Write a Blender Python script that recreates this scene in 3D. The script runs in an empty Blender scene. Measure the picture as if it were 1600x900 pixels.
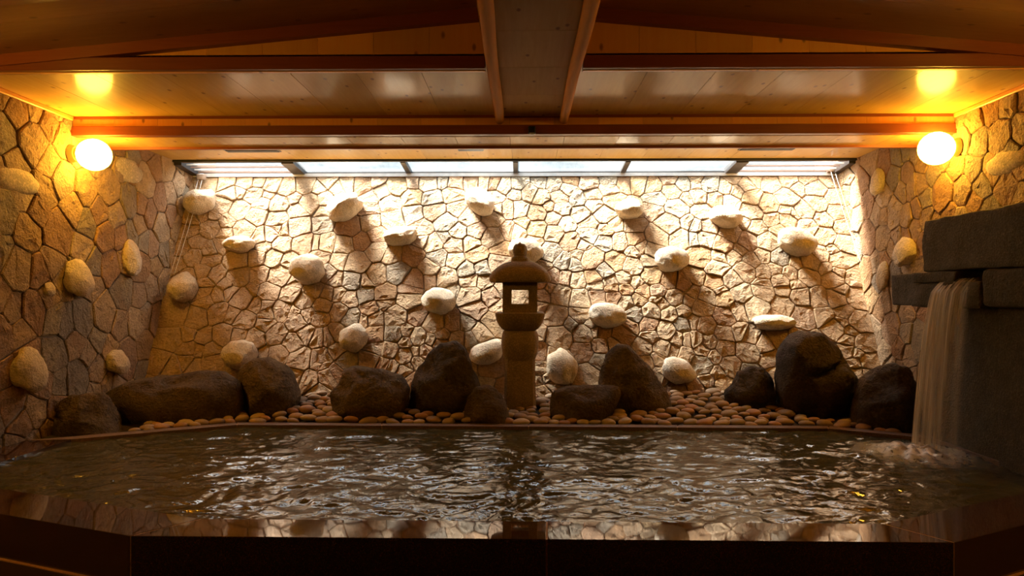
import bpy, bmesh, math, random
import numpy as np
from mathutils import Vector, Matrix, noise
from mathutils.geometry import intersect_line_plane

C = bpy.context.scene
PI = math.pi

# ------------------------------------------------------------------ camera
F = 1100.0                       # focal length in pixels of the 1600 px frame
YAW = math.radians(0.8)
CAMZ = 1.285
SHY = 12.0
cam_d = bpy.data.cameras.new('camera'); cam = bpy.data.objects.new('camera', cam_d)
C.collection.objects.link(cam); C.camera = cam
cam_d.sensor_width = 36; cam_d.lens = F / 1600 * 36; cam_d.shift_y = SHY / 1600
cam_d.clip_start = 0.02
cam.location = (0, 0, CAMZ); cam.rotation_euler = (PI / 2, 0, YAW)

# ------------------------------------------------------------------ world, sun, exposure
w = bpy.data.worlds.new('sky'); C.world = w; w.use_nodes = True
bg = w.node_tree.nodes['Background']
bg.inputs[0].default_value = (0.80, 0.90, 1.0, 1); bg.inputs[1].default_value = 6.0
sun_d = bpy.data.lights.new('hazy_sun', 'SUN'); sun_d.energy = 115; sun_d.angle = math.radians(24)
sun_d.color = (1.0, 0.94, 0.86)
sun = bpy.data.objects.new('hazy_sun', sun_d); C.collection.objects.link(sun)
sd = Vector((0.50, -0.14, -1.0)).normalized()          # light travels to the right, down and a little towards the room
sun.rotation_euler = sd.to_track_quat('-Z', 'Y').to_euler()
sun.location = (-3, 9, 6)
pd_ = bpy.data.lights.new('skylight_portal', 'AREA'); pd_.shape = 'RECTANGLE'; pd_.size = 7.2; pd_.size_y = 0.56
pd_.cycles.is_portal = True
portal = bpy.data.objects.new('skylight_portal', pd_); C.collection.objects.link(portal)
portal.location = (-0.05, 7.66, 2.76)
LAMP_E = 70.0
LAMP_COL = (1.0, 0.54, 0.055)

C.view_settings.view_transform = 'Standard'; C.view_settings.look = 'None'
C.view_settings.gamma = 1; C.view_settings.use_curve_mapping = False
C.view_settings.exposure = -0.25
C.cycles.use_denoising = True
C.cycles.max_bounces = 7; C.cycles.diffuse_bounces = 5; C.cycles.transparent_max_bounces = 12
C.cycles.caustics_reflective = False; C.cycles.caustics_refractive = False
C.cycles.sample_clamp_indirect = 8

# ------------------------------------------------------------------ helpers
Rz = Matrix.Rotation(YAW, 3, 'Z')
CAM = Vector((0, 0, CAMZ))
def ray(px, py):
    d = Rz @ Vector(((px - 800) / F, 1.0, (450 + SHY - py) / F))
    return d
def on_plane(px, py, co, n):
    d = ray(px, py)
    t = (Vector(co) - CAM).dot(n) / d.dot(n)
    return CAM + d * t
def on_y(px, py, y): return on_plane(px, py, (0, y, 0), Vector((0, 1, 0)))
def on_x(px, py, x): return on_plane(px, py, (x, 0, 0), Vector((1, 0, 0)))
def on_z(px, py, z): return on_plane(px, py, (0, 0, z), Vector((0, 0, 1)))

def tag(o, label=None, cat=None, group=None, kind=None):
    if label: o['label'] = label
    if cat: o['category'] = cat
    if group: o['group'] = group
    if kind: o['kind'] = kind
    return o
def empty(name, loc=(0, 0, 0), label=None, cat=None, group=None, kind=None):
    o = bpy.data.objects.new(name, None); o.location = loc; o.empty_display_size = 0.1
    C.collection.objects.link(o)
    return tag(o, label, cat, group, kind)
def mesh_obj(name, verts, faces, mat, parent=None, smooth=False, loc=None):
    me = bpy.data.meshes.new(name)
    if loc is not None:
        L = Vector(loc); verts = [Vector(v) - L for v in verts]
    me.from_pydata([tuple(v) for v in verts], [], faces)
    me.materials.append(mat)
    if smooth: me.polygons.foreach_set('use_smooth', [True] * len(me.polygons))
    me.update()
    o = bpy.data.objects.new(name, me); C.collection.objects.link(o)
    if loc is not None: o.location = loc
    if parent is not None:
        o.parent = parent
        o.matrix_parent_inverse = Matrix.Translation(-Vector(parent.location))
    return o
def bm_obj(name, bm, mat, parent=None, smooth=False, loc=None, autos=None):
    bmesh.ops.recalc_face_normals(bm, faces=bm.faces)
    me = bpy.data.meshes.new(name)
    if loc is not None:
        bmesh.ops.translate(bm, verts=bm.verts, vec=-Vector(loc))
    bm.to_mesh(me); bm.free()
    me.materials.append(mat)
    if smooth: me.polygons.foreach_set('use_smooth', [True] * len(me.polygons))
    if autos is not None:
        me.polygons.foreach_set('use_smooth', [True] * len(me.polygons))
        me.set_sharp_from_angle(angle=math.radians(autos))
    o = bpy.data.objects.new(name, me); C.collection.objects.link(o)
    if loc is not None: o.location = loc
    if parent is not None:
        o.parent = parent
        o.matrix_parent_inverse = Matrix.Translation(-Vector(parent.location))
    return o
BOXF = [(0,3,2,1),(4,5,6,7),(0,1,5,4),(1,2,6,5),(2,3,7,6),(3,0,4,7)]
def add_box(bm, lo, hi, bevel=0.0, seg=1):
    x0,y0,z0 = lo; x1,y1,z1 = hi
    vs = [bm.verts.new(p) for p in ((x0,y0,z0),(x1,y0,z0),(x1,y1,z0),(x0,y1,z0),(x0,y0,z1),(x1,y0,z1),(x1,y1,z1),(x0,y1,z1))]
    fs = [bm.faces.new([vs[i] for i in f]) for f in BOXF]
    if bevel > 0:
        es = set(e for f in fs for e in f.edges)
        bmesh.ops.bevel(bm, geom=list(es), offset=bevel, segments=seg, affect='EDGES', profile=0.5)
def box(name, lo, hi, mat, parent=None, bevel=0.0, seg=1, smooth=None):
    bm = bmesh.new()
    add_box(bm, [min(a,b) for a,b in zip(lo,hi)], [max(a,b) for a,b in zip(lo,hi)], bevel, seg)
    return bm_obj(name, bm, mat, parent, autos=smooth)
def prism(name, poly, axis, a0, a1, mat, parent=None, bevel=0.0):
    """extrude a polygon lying in the plane across `axis` from a0 to a1; poly gives the other two coordinates in order"""
    def P(p, a):
        return {'X': (a, p[0], p[1]), 'Y': (p[0], a, p[1]), 'Z': (p[0], p[1], a)}[axis]
    bm = bmesh.new()
    A = [bm.verts.new(P(p, a0)) for p in poly]; B = [bm.verts.new(P(p, a1)) for p in poly]
    n = len(poly)
    bm.faces.new(A); bm.faces.new(list(reversed(B)))
    for i in range(n): bm.faces.new((A[i], A[(i+1)%n], B[(i+1)%n], B[i]))
    if bevel: bmesh.ops.bevel(bm, geom=list(bm.edges), offset=bevel, segments=2, affect='EDGES', profile=0.5)
    return bm_obj(name, bm, mat, parent)
def tube(name, pts, r, mat, parent=None, n=8):
    pts = [Vector(p) for p in pts]; vs = []; fs = []
    for i, p in enumerate(pts):
        t = (pts[min(i+1, len(pts)-1)] - pts[max(i-1, 0)]).normalized()
        a = t.orthogonal().normalized(); b = t.cross(a)
        rr = r[i] if isinstance(r, (list, tuple)) else r
        for k in range(n):
            th = 2*PI*k/n; vs.append(p + (a*math.cos(th) + b*math.sin(th))*rr)
    for i in range(len(pts)-1):
        for k in range(n):
            fs.append((i*n+k, i*n+(k+1)%n, (i+1)*n+(k+1)%n, (i+1)*n+k))
    fs.append(tuple(reversed(range(n)))); fs.append(tuple(range((len(pts)-1)*n, len(pts)*n)))
    return mesh_obj(name, vs, fs, mat, parent, smooth=True)
def lathe(bm, prof, c, n=24):
    rings = []
    for r, z in prof:
        if r < 1e-5: rings.append([bm.verts.new((c[0], c[1], z))])
        else: rings.append([bm.verts.new((c[0]+r*math.cos(2*PI*k/n), c[1]+r*math.sin(2*PI*k/n), z)) for k in range(n)])
    for A, B in zip(rings, rings[1:]):
        for k in range(n):
            a0 = A[k % len(A)]; a1 = A[(k+1) % len(A)]; b0 = B[k % len(B)]; b1 = B[(k+1) % len(B)]
            vs = []
            for v in (a0, a1, b1, b0):
                if v not in vs: vs.append(v)
            if len(vs) >= 3: bm.faces.new(vs)

# ------------------------------------------------------------------ materials
class NT:
    def __init__(s, name):
        s.m = bpy.data.materials.new(name); s.m.use_nodes = True
        s.t = s.m.node_tree; s.t.nodes.clear()
        s.out = s.t.nodes.new('ShaderNodeOutputMaterial')
    def n(s, typ, **kw):
        nd = s.t.nodes.new('ShaderNode' + typ)
        for k, v in kw.items(): setattr(nd, k, v)
        return nd
    def l(s, a, b): s.t.links.new(a, b)
    def val(s, sock, v): sock.default_value = v
    def math(s, op, a, b=None, clamp=False):
        nd = s.n('Math', operation=op, use_clamp=clamp)
        for i, x in enumerate((a, b)):
            if x is None: continue
            if isinstance(x, (int, float)): nd.inputs[i].default_value = x
            else: s.l(x, nd.inputs[i])
        return nd.outputs[0]
    def ramp(s, fac, stops, interp='LINEAR'):
        nd = s.n('ValToRGB'); cr = nd.color_ramp; cr.interpolation = interp
        while len(cr.elements) < len(stops): cr.elements.new(0.5)
        for e, (p, c) in zip(cr.elements, stops):
            e.position = p; e.color = (*c, 1) if len(c) == 3 else c
        s.l(fac, nd.inputs[0]); return nd.outputs[0]
    def mix(s, fac, a, b, mode='MIX'):
        nd = s.n('Mix', data_type='RGBA', blend_type=mode)
        for i, x in ((0, fac), (6, a), (7, b)):
            if isinstance(x, (int, float)): nd.inputs[i].default_value = x
            elif isinstance(x, tuple): nd.inputs[i].default_value = (*x, 1) if len(x) == 3 else x
            else: s.l(x, nd.inputs[i])
        return nd.outputs[2]
    def noise(s, vec, scale, detail=3, rough=0.55, dist=0.0):
        nd = s.n('TexNoise'); nd.inputs['Scale'].default_value = scale; nd.inputs['Detail'].default_value = detail
        nd.inputs['Roughness'].default_value = rough; nd.inputs['Distortion'].default_value = dist
        s.l(vec, nd.inputs['Vector']); return nd.outputs[0]
    def coords(s, scale=(1,1,1), offset=True):
        tc = s.n('TexCoord'); mp = s.n('Mapping'); mp.inputs['Scale'].default_value = scale
        s.l(tc.outputs['Object'], mp.inputs['Vector'])
        oi = s.n('ObjectInfo'); s.rand = oi.outputs['Random']
        if not offset: return mp.outputs[0]
        v = s.n('VectorMath', operation='SCALE'); cmb = s.n('CombineXYZ')
        for i, k in enumerate((37.0, 91.0, 53.0)): s.l(s.math('MULTIPLY', s.rand, k), cmb.inputs[i])
        ad = s.n('VectorMath', operation='ADD'); s.l(mp.outputs[0], ad.inputs[0]); s.l(cmb.outputs[0], ad.inputs[1])
        return ad.outputs[0]
    def bsdf(s, col, rough, bump=None, bstr=0.5, bdist=0.01, spec=0.5, coat=0.0, coat_r=0.1, metal=0.0):
        b = s.n('BsdfPrincipled')
        if isinstance(col, tuple): b.inputs['Base Color'].default_value = (*col, 1)
        else: s.l(col, b.inputs['Base Color'])
        if isinstance(rough, (int, float)): b.inputs['Roughness'].default_value = rough
        else: s.l(rough, b.inputs['Roughness'])
        b.inputs['Specular IOR Level'].default_value = spec
        b.inputs['Coat Weight'].default_value = coat; b.inputs['Coat Roughness'].default_value = coat_r
        b.inputs['Metallic'].default_value = metal
        if bump is not None:
            bp = s.n('Bump'); bp.inputs['Strength'].default_value = bstr; bp.inputs['Distance'].default_value = bdist
            s.l(bump, bp.inputs['Height']); s.l(bp.outputs[0], b.inputs['Normal'])
        s.l(b.outputs[0], s.out.inputs[0]); return b

def rock_mat(name, palette, nscale=6, vary=0.25, rough=0.85, bstr=0.8, bdist=0.02, stains=None, spec=0.3, speck=0.0, st0=.52):
    t = NT(name); v = t.coords()
    n = len(palette)
    base = t.ramp(t.rand, [((i + 0.0) / n, c) for i, c in enumerate(palette)], 'CONSTANT') if n > 1 else None
    big = t.noise(v, nscale, 4, 0.6, 0.3); fine = t.noise(v, nscale * 9, 4, 0.65)
    if base is None: base = t.mix(0.0, palette[0], palette[0])
    k = t.ramp(big, [(0.25, (1 - vary,) * 3), (0.75, (1 + vary,) * 3)])
    col = t.mix(1.0, base, k, 'MULTIPLY')
    k2 = t.ramp(fine, [(0.3, (0.70,) * 3), (0.7, (1.2,) * 3)])
    col = t.mix(1.0, col, k2, 'MULTIPLY')
    if stains:
        st = t.noise(v, nscale * 0.45, 5, 0.6, 0.6)
        col = t.mix(t.ramp(st, [(st0, (0,) * 3), (st0 + .16, (0.8,) * 3)]), col, stains)
    if speck:
        vo = t.n('TexVoronoi'); vo.inputs['Scale'].default_value = speck; t.l(v, vo.inputs['Vector'])
        col = t.mix(t.ramp(vo.outputs['Color'], [(0.2, (0.35,) * 3), (0.35, (0,) * 3)]), col, t.mix(1.0, col, (2.0, 1.9, 1.8), 'MULTIPLY'))
    h = t.math('ADD', t.math('MULTIPLY', big, 1.4), t.math('MULTIPLY', fine, 1.0))
    t.bsdf(col, rough, h, bstr, bdist, spec)
    return t.m

M = {}
PALE = [(0.4, 0.262, 0.143), (0.368, 0.228, 0.129), (0.32, 0.243, 0.156), (0.4, 0.251, 0.116), (0.432, 0.304, 0.177), (0.336, 0.19, 0.095), (0.384, 0.258, 0.146), (0.28, 0.213, 0.139), (0.416, 0.281, 0.156), (0.352, 0.198, 0.088)]
M['paving'] = rock_mat('crazy_paving_stone', PALE, 5, .25, .8, 1.0, 0.022, stains=(.30,.155,.065), st0=.60)
M['flatpale'] = rock_mat('pale_flat_stone', [(.52,.42,.27)], 8, .15, .85, 0.6, 0.01, speck=60)
M['mortar'] = rock_mat('mortar', [(.30,.225,.155)], 12, .2, .95, 0.6, 0.01)
M['cobble'] = rock_mat('river_boulder', [(.66,.53,.37), (.70,.58,.43), (.62,.48,.32), (.68,.55,.39)], 7, .2, .85, 0.9, 0.02, stains=(.58,.42,.26))
M['darkrock'] = rock_mat('dark_garden_rock', [(.13,.08,.042), (.16,.10,.052), (.10,.066,.038), (.17,.11,.055)], 5, .45, .75, 1.0, 0.06, stains=(.20,.13,.06))
M['pebble'] = rock_mat('pebble', [(.38,.23,.12), (.44,.29,.165), (.32,.20,.11), (.40,.20,.09), (.48,.34,.21), (.35,.235,.13)], 9, .15, .6, 0.3, 0.004, spec=.4)
M['soil'] = rock_mat('gravel_bed', [(.05,.033,.02)], 14, .3, .95, 0.9, 0.01)
M['lantern'] = rock_mat('lantern_granite', [(.26,.18,.11)], 9, .18, .85, 0.6, 0.006, speck=110)
M['slab'] = rock_mat('rough_grey_granite', [(.095,.075,.045), (.08,.062,.038)], 8, .25, .8, 1.0, 0.012, speck=80)
M['floor'] = rock_mat('floor_tile', [(.05,.028,.02)], 10, .2, .35, 0.2, 0.003)
M['plaster'] = rock_mat('dark_plaster', [(.10,.06,.035)], 5, .1, .9, 0.3, 0.003)

def granite(name, c, rough):
    t = NT(name); v = t.coords(offset=False)
    vo = t.n('TexVoronoi'); vo.inputs['Scale'].default_value = 220; t.l(v, vo.inputs['Vector'])
    k = t.ramp(vo.outputs['Color'], [(0.1, (.55,) * 3), (0.5, (1.,) * 3), (0.85, (1.5,) * 3)])
    col = t.mix(1.0, c, k, 'MULTIPLY')
    n = t.noise(v, 2.2, 3)
    r = t.ramp(n, [(0.3, (rough,) * 3), (0.75, (rough * 2.2,) * 3)])
    b = t.bsdf(col, r, t.noise(v, 5, 2), 0.03, 0.004, spec=0.5); b.inputs['IOR'].default_value = 2.0 if rough < .1 else 1.5
    return t.m
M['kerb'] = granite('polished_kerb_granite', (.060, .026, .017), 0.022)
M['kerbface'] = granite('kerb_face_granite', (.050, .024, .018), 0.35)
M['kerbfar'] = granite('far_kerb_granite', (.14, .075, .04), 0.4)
M['joint'] = rock_mat('kerb_joint', [(.50,.27,.15)], 20, .2, .6, 0.2, 0.002)

def wood(name, c1, c2, axis, knots=True, rough=0.35, coat=0.3, coat_r=0.22, vary=.12, spec=.35):
    t = NT(name)
    sc = {'X': (0.6, 9, 9), 'Y': (9, 0.6, 9), 'Z': (9, 9, 0.6)}[axis]
    v = t.coords(sc)
    g = t.noise(v, 4, 5, 0.65, 0.4); g2 = t.noise(v, 1.1, 2)
    col = t.mix(t.ramp(g, [(0.3, (0,) * 3), (0.72, (1,) * 3)]), c1, c2)
    k = t.ramp(t.rand, [(0.0, (1 - vary,) * 3), (1.0, (1 + vary,) * 3)])
    col = t.mix(1.0, col, k, 'MULTIPLY')
    if knots:
        kv = t.coords((1, 1, 1)); sx = t.n('SeparateXYZ'); t.l(kv, sx.inputs[0]); cb = t.n('CombineXYZ')
        al, ac = {'X': (0, 1), 'Y': (1, 0), 'Z': (2, 0)}[axis]
        t.l(t.math('MULTIPLY', sx.outputs[al], 2.2), cb.inputs[0]); t.l(t.math('MULTIPLY', sx.outputs[ac], 4.2), cb.inputs[1])
        vo = t.n('TexVoronoi', voronoi_dimensions='2D'); vo.inputs['Scale'].default_value = 1.0; t.l(cb.outputs[0], vo.inputs['Vector'])
        ring = t.ramp(vo.outputs['Distance'], [(0.0, (1,) * 3), (0.03, (0.85,) * 3), (0.065, (0,) * 3)])
        col = t.mix(t.math('MULTIPLY', ring, 0.75), col, (.13, .035, .012))
    t.bsdf(col, rough, g, 0.08, 0.003, spec=spec, coat=coat, coat_r=coat_r)
    return t.m
PW1, PW2 = (.60, .345, .080), (.68, .42, .115)
M['wood_y'] = wood('pale_pine_along', PW1, PW2, 'Y', rough=.5, coat=0.33, coat_r=.13, spec=.08)
M['wood_x'] = wood('pale_pine_across', (.40,.17,.06), (.48,.22,.08), 'X', coat=0.2, coat_r=.25)
M['wood_xc'] = wood('center_pine', (.50,.25,.05), (.58,.31,.07), 'Y', coat=0, rough=.6, spec=.05)
M['wood_z'] = wood('pine_fascia', (.90,.40,.10), (.95,.48,.14), 'Z', coat=0.1)
M['beam'] = wood('red_brown_beam', (.24,.055,.018), (.30,.075,.025), 'X', knots=False, rough=.4, coat=.1)
M['log'] = wood('peeled_log', (.44,.17,.022), (.52,.22,.035), 'Y', knots=False, rough=.7, coat=0.0, spec=.1)

def simple(name, c, rough=.5, metal=0., spec=.5):
    t = NT(name); v = t.coords(offset=False)
    n = t.noise(v, 14, 3)
    col = t.mix(1.0, c, t.ramp(n, [(0.3, (.88,) * 3), (0.7, (1.1,) * 3)]), 'MULTIPLY')
    t.bsdf(col, rough, None, spec=spec, metal=metal); return t.m
M['frame'] = simple('dark_bronze_aluminium', (.055,.045,.04), .4, .6)
M['alu'] = simple('pale_aluminium', (.55,.53,.50), .4, .3)
M['brown'] = simple('brown_strip', (.16,.09,.06), .5)
M['black'] = simple('black_plastic', (.01,.01,.01), .4)
M['vent'] = simple('grey_vent', (.12,.10,.08), .5)
M['brass'] = simple('dull_brass', (.45,.28,.10), .4, .7)
M['outside'] = rock_mat('backdrop_grey_blue', [(.20,.225,.235)], 1.2, .18, .9, 0.3, 0.01)  # tone of the added backdrop, sets how dull the panes look
M['crank'] = simple('beige_plastic', (.22,.15,.10), .5)

t = NT('frosted_glass'); v = t.coords(offset=False)
mx = t.n('MixShader'); tr = t.n('BsdfTransparent'); tr.inputs[0].default_value = (.93,.96,.97,1)
tl = t.n('BsdfTranslucent'); tl.inputs[0].default_value = (.85,.90,.92,1)
gl = t.n('BsdfGlossy'); gl.inputs['Roughness'].default_value = .08
mx2 = t.n('MixShader'); mx2.inputs[0].default_value = .06
t.l(t.ramp(t.noise(v, 2.0, 4), [(0.35, (.006,) * 3), (0.7, (.022,) * 3)]), mx.inputs[0])
t.l(tr.outputs[0], mx.inputs[1]); t.l(tl.outputs[0], mx.inputs[2]); t.l(mx.outputs[0], mx2.inputs[1]); t.l(gl.outputs[0], mx2.inputs[2])
t.l(mx2.outputs[0], t.out.inputs[0]); M['glass'] = t.m

t = NT('louvre_glass')
mx = t.n('MixShader'); mx.inputs[0].default_value = .15; tr = t.n('BsdfTransparent'); tl = t.n('BsdfTranslucent'); tl.inputs[0].default_value = (.8, .8, .78, 1)
t.l(tr.outputs[0], mx.inputs[1]); t.l(tl.outputs[0], mx.inputs[2]); t.l(mx.outputs[0], t.out.inputs[0]); M['louvre'] = t.m

t = NT('lamp_glass')
em = t.n('Emission'); em.inputs[0].default_value = (*LAMP_COL, 1); em.inputs[1].default_value = LAMP_E
t.l(em.outputs[0], t.out.inputs[0]); M['globe'] = t.m

t = NT('bath_water'); v = t.coords(offset=False)
n1 = t.noise(v, 9, 3, .5, .8); n2 = t.noise(v, 32, 2, .5, .4)
h = t.math('ADD', n1, t.math('MULTIPLY', n2, 0.25))
col = t.mix(t.noise(v, 1.3, 3), (.050, .043, .019), (.078, .066, .033))
b = t.bsdf(col, .09, h, .35, .02, spec=.6)
b.inputs['IOR'].default_value = 1.55
M['water'] = t.m

def streak(name, lo, hi, scale):
    t = NT(name); tc = t.n('TexCoord'); mp = t.n('Mapping'); mp.inputs['Scale'].default_value = scale
    t.l(tc.outputs['UV'], mp.inputs['Vector']); v = mp.outputs[0]
    a = t.noise(v, 1.0, 4, .6, .3); c = t.noise(v, 3.3, 3, .6)
    s = t.math('ADD', t.math('MULTIPLY', a, .65), t.math('MULTIPLY', c, .35))
    fac = t.ramp(s, [(0.40, (lo,) * 3), (0.66, (hi,) * 3)])
    sp = t.n('SeparateXYZ'); t.l(tc.outputs['UV'], sp.inputs[0])
    u = sp.outputs[0]; vv = sp.outputs[1]
    edge = t.ramp(u, [(0.0, (2.6,) * 3), (0.10, (1.2,) * 3), (0.65, (.75,) * 3), (0.93, (.35,) * 3), (1.0, (0.0,) * 3)])
    top = t.ramp(vv, [(0.0, (1.2,) * 3), (0.35, (1.0,) * 3), (1.0, (.62,) * 3)])
    fac = t.math('MULTIPLY', t.math('MULTIPLY', fac, edge), top, True)
    mx = t.n('MixShader'); tr = t.n('BsdfTransparent')
    pr = t.n('BsdfPrincipled'); pr.inputs['Base Color'].default_value = (.95,.82,.60,1); pr.inputs['Roughness'].default_value = .18
    tl = t.n('BsdfTranslucent'); tl.inputs[0].default_value = (.95,.82,.60,1)
    m2 = t.n('MixShader'); m2.inputs[0].default_value = .5; t.l(pr.outputs[0], m2.inputs[1]); t.l(tl.outputs[0], m2.inputs[2])
    t.l(fac, mx.inputs[0]); t.l(tr.outputs[0], mx.inputs[1]); t.l(m2.outputs[0], mx.inputs[2]); t.l(mx.outputs[0], t.out.inputs[0])
    return t.m
M['fall'] = streak('falling_water', .10, .95, (14, 0.7, 1))
t = NT('foam'); v = t.coords(offset=False)
mx = t.n('MixShader'); tr = t.n('BsdfTransparent'); df = t.n('BsdfPrincipled'); df.inputs['Base Color'].default_value = (.88,.78,.62,1); df.inputs['Roughness'].default_value = .3
tc = t.n('TexCoord'); sp = t.n('SeparateXYZ'); t.l(tc.outputs['UV'], sp.inputs[0])
f = t.math('MULTIPLY', t.ramp(t.noise(v, 22, 5, .7, .4), [(0.30, (.15,) * 3), (0.52, (1.,) * 3)]), t.ramp(sp.outputs[0], [(0.0, (0,) * 3), (0.8, (1,) * 3)]), True)
t.l(f, mx.inputs[0]); t.l(tr.outputs[0], mx.inputs[1]); t.l(df.outputs[0], mx.inputs[2]); t.l(mx.outputs[0], t.out.inputs[0]); M['foam'] = t.m

# ------------------------------------------------------------------ main dimensions
Y1 = 5.74                                              # face of the far dropped beam
XL = on_y(110, 182, Y1).x; XR = on_y(1495, 173, Y1).x  # side walls
ZA, ZB, ZC = 2.757, 2.595, 2.722                       # ceiling levels: main bay, dropped box, bay by the skylight
Y0 = 4.35                                              # beam of the raised gable
Y2 = 6.16; YSK = 7.42
SL = 0.471
def YB(z, x=0): return 6.90 + SL * (z - 0.555)         # leaning back wall
ZTOP = 2.615                                           # top of the paved back wall
KZ = 0.22                                              # kerb top
WZ = 0.19                                              # water level
YF = -2.2                                              # wall behind the camera
rng = random.Random(7)

# ------------------------------------------------------------------ shell
def quadslab(name, pts, thick, mat):
    """slab from 4 coplanar points, thickened along the given vector"""
    th = Vector(thick); P = [Vector(p) for p in pts]
    return mesh_obj(name, P + [p + th for p in P], BOXF, mat)
floor = box('floor', (XL - .3, YF - .3, -.5), (XR + .3, 7.4, -.42), M['floor'])
tag(floor, 'dark floor slab below the granite kerb and the pool', 'floor', kind='structure')
yb0, yb1 = YB(-.5), YB(ZTOP)
wall_back = quadslab('wall_back', [(XL-.3, yb0, -.5), (XR+.3, yb0, -.5), (XR+.3, yb1, ZTOP), (XL-.3, yb1, ZTOP)], (0, .3, 0), M['mortar'])
tag(wall_back, 'leaning back wall of irregular tan stone paving under the skylight', 'wall', kind='structure')
wall_left = box('wall_left', (XL - .25, YF, -.5), (XL, 8.5, 3.1), M['mortar'])
tag(wall_left, 'left stone-paved side wall behind the left globe lamp', 'wall', kind='structure')
wall_right = box('wall_right', (XR, YF, -.5), (XR + .25, 8.5, 3.1), M['mortar'])
tag(wall_right, 'right stone-paved side wall above the granite waterfall', 'wall', kind='structure')
wall_front = box('wall_front', (XL - .25, YF - .2, -.5), (XR + .25, YF, 3.3), M['plaster'])
tag(wall_front, 'dark plaster wall closing the bath room opposite the stone wall', 'wall', kind='structure')
outside = box('backdrop_outside', (-7, 9.6, -.5), (7, 9.8, 3.9), M['outside'])  # added backdrop: dulls the view through the panes and blocks low sky
tag(outside, 'added grey blue backdrop beyond the skylight panes', 'wall', kind='structure')

# roof mass above the ceilings
XC = 0.5 * (on_y(780, 180, Y1).x + on_y(880, 180, Y1).x)
def zg(x): return 3.015 - 0.092 * abs(x - XC)          # lower edge of the gable moulding
ceiling = box('ceiling', (XL - .3, YF - .2, 3.16), (XR + .3, 6.2, 3.3), M['plaster'])
tag(ceiling, 'pine-boarded ceiling in stepped bays above the bath', 'ceiling', kind='structure')
box('roof_deck', (XL - .3, 6.14, ZC + .03), (XR + .3, YSK, ZC + .09), M['plaster'], ceiling)
box('roof_riser', (XL - .3, 6.14, ZC + .03), (XR + .3, 6.22, 3.3), M['plaster'], ceiling)

def boards_y(z0, thick, x0, x1, y0, y1, wdt, mat, parent, gap=.003):
    n = max(1, round((x1 - x0) / wdt)); s = (x1 - x0) / n
    for i in range(n):
        box('board', (x0 + i*s + gap/2, y0, z0), (x0 + (i+1)*s - gap/2, y1, z0 + thick), mat, parent)
# centre box between the two logs
BX0 = on_y(772, 180, Y1).x; BX1 = on_y(888, 180, Y1).x
boards_y(ZA, .03, XL, BX0, Y0 + .02, Y1, .45, M['wood_y'], ceiling)
boards_y(ZA, .03, BX1, XR, Y0 + .02, Y1, .45, M['wood_y'], ceiling)
y = Y1
while y > YF:
    y2 = y - .62
    box('board', (BX0, y2 + .002, ZA - .012), (BX1, y - .002, ZA + .018), M['wood_xc'], ceiling); y = y2
for xs in (BX0, BX1 - .02):
    box('side_panel', (xs, YF, ZA + .018), (xs + .02, Y0, 3.12), M['wood_x'], ceiling)
boards_y(ZB, .025, XL, XR, Y1 + .06, Y2, .45, M['wood_y'], ceiling)
boards_y(ZC, .025, XL, XR, Y2 + .03, YSK - .02, .45, M['wood_y'], ceiling)
# gable ceiling: boards across the room on both slopes
y = Y0
while y > YF:
    y2 = max(YF, y - .45)
    for xa, xb in ((XL, BX0), (BX1, XR)):
        z_a, z_b = zg(xa) + .07, zg(xb) + .07
        mesh_obj('board', [(xa, y2+.002, z_a), (xb, y2+.002, z_b), (xb, y-.002, z_b), (xa, y-.002, z_a),
                           (xa, y2+.002, z_a+.025), (xb, y2+.002, z_b+.025), (xb, y-.002, z_b+.025), (xa, y-.002, z_a+.025)], BOXF, M['wood_x'], ceiling)
    y = y2
# fascia over the near beam (vertical boards following the slope)
ft = empty('trim_1', (0, Y0, 2.7), 'triangular orange pine fascia above the near red beam', 'fascia', kind='structure')
for xa, xb in ((XL, BX0), (BX1, XR)):
    n = round((xb - xa) / .36); s = (xb - xa) / n
    for i in range(n):
        a, b = xa + i*s + .001, xa + (i+1)*s - .001
        mesh_obj('board', [(a, Y0+.02, 2.68), (b, Y0+.02, 2.68), (b, Y0+.045, 2.68), (a, Y0+.045, 2.68),
                           (a, Y0+.02, zg(a)+.075), (b, Y0+.02, zg(b)+.075), (b, Y0+.045, zg(b)+.075), (a, Y0+.045, zg(a)+.075)], BOXF, M['wood_z'], ft)
# dark horizontal beam, left and right of the logs
for i, (xa, xb, sd_) in enumerate(((XL, BX0, 'left'), (BX1, XR, 'right'))):
    o = box('trim_%d' % (i+2), (xa, Y0 - .02, 2.685), (xb, Y0 + .07, 2.765), M['beam'], bevel=.004)
    tag(o, 'dark red horizontal beam under the triangular fascia, %s of the logs' % sd_, 'beam', kind='structure')
def sloped(name, xa, xb, y0, y1, dz0, dz1, label):
    za, zb = zg(xa), zg(xb)
    o = mesh_obj(name, [(xa,y0,za+dz0),(xb,y0,zb+dz0),(xb,y1,zb+dz0),(xa,y1,za+dz0),(xa,y0,za+dz1),(xb,y0,zb+dz1),(xb,y1,zb+dz1),(xa,y1,za+dz1)], BOXF, M['beam'])
    return tag(o, label, 'beam', kind='structure')
sloped('trim_4', XL, BX0, Y0-.035, Y0+.02, 0, .08, 'sloping red-brown moulding left of the logs')
sloped('trim_5', BX1, XR, Y0-.035, Y0+.02, 0, .08, 'sloping red-brown moulding right of the logs')
sloped('trim_6', XL, BX0, 3.42, 3.56, 0, .08, 'sloping beam at the upper left corner of the view')
sloped('trim_7', BX1, XR, 3.42, 3.56, 0, .08, 'sloping beam at the upper right corner of the view')
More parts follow.
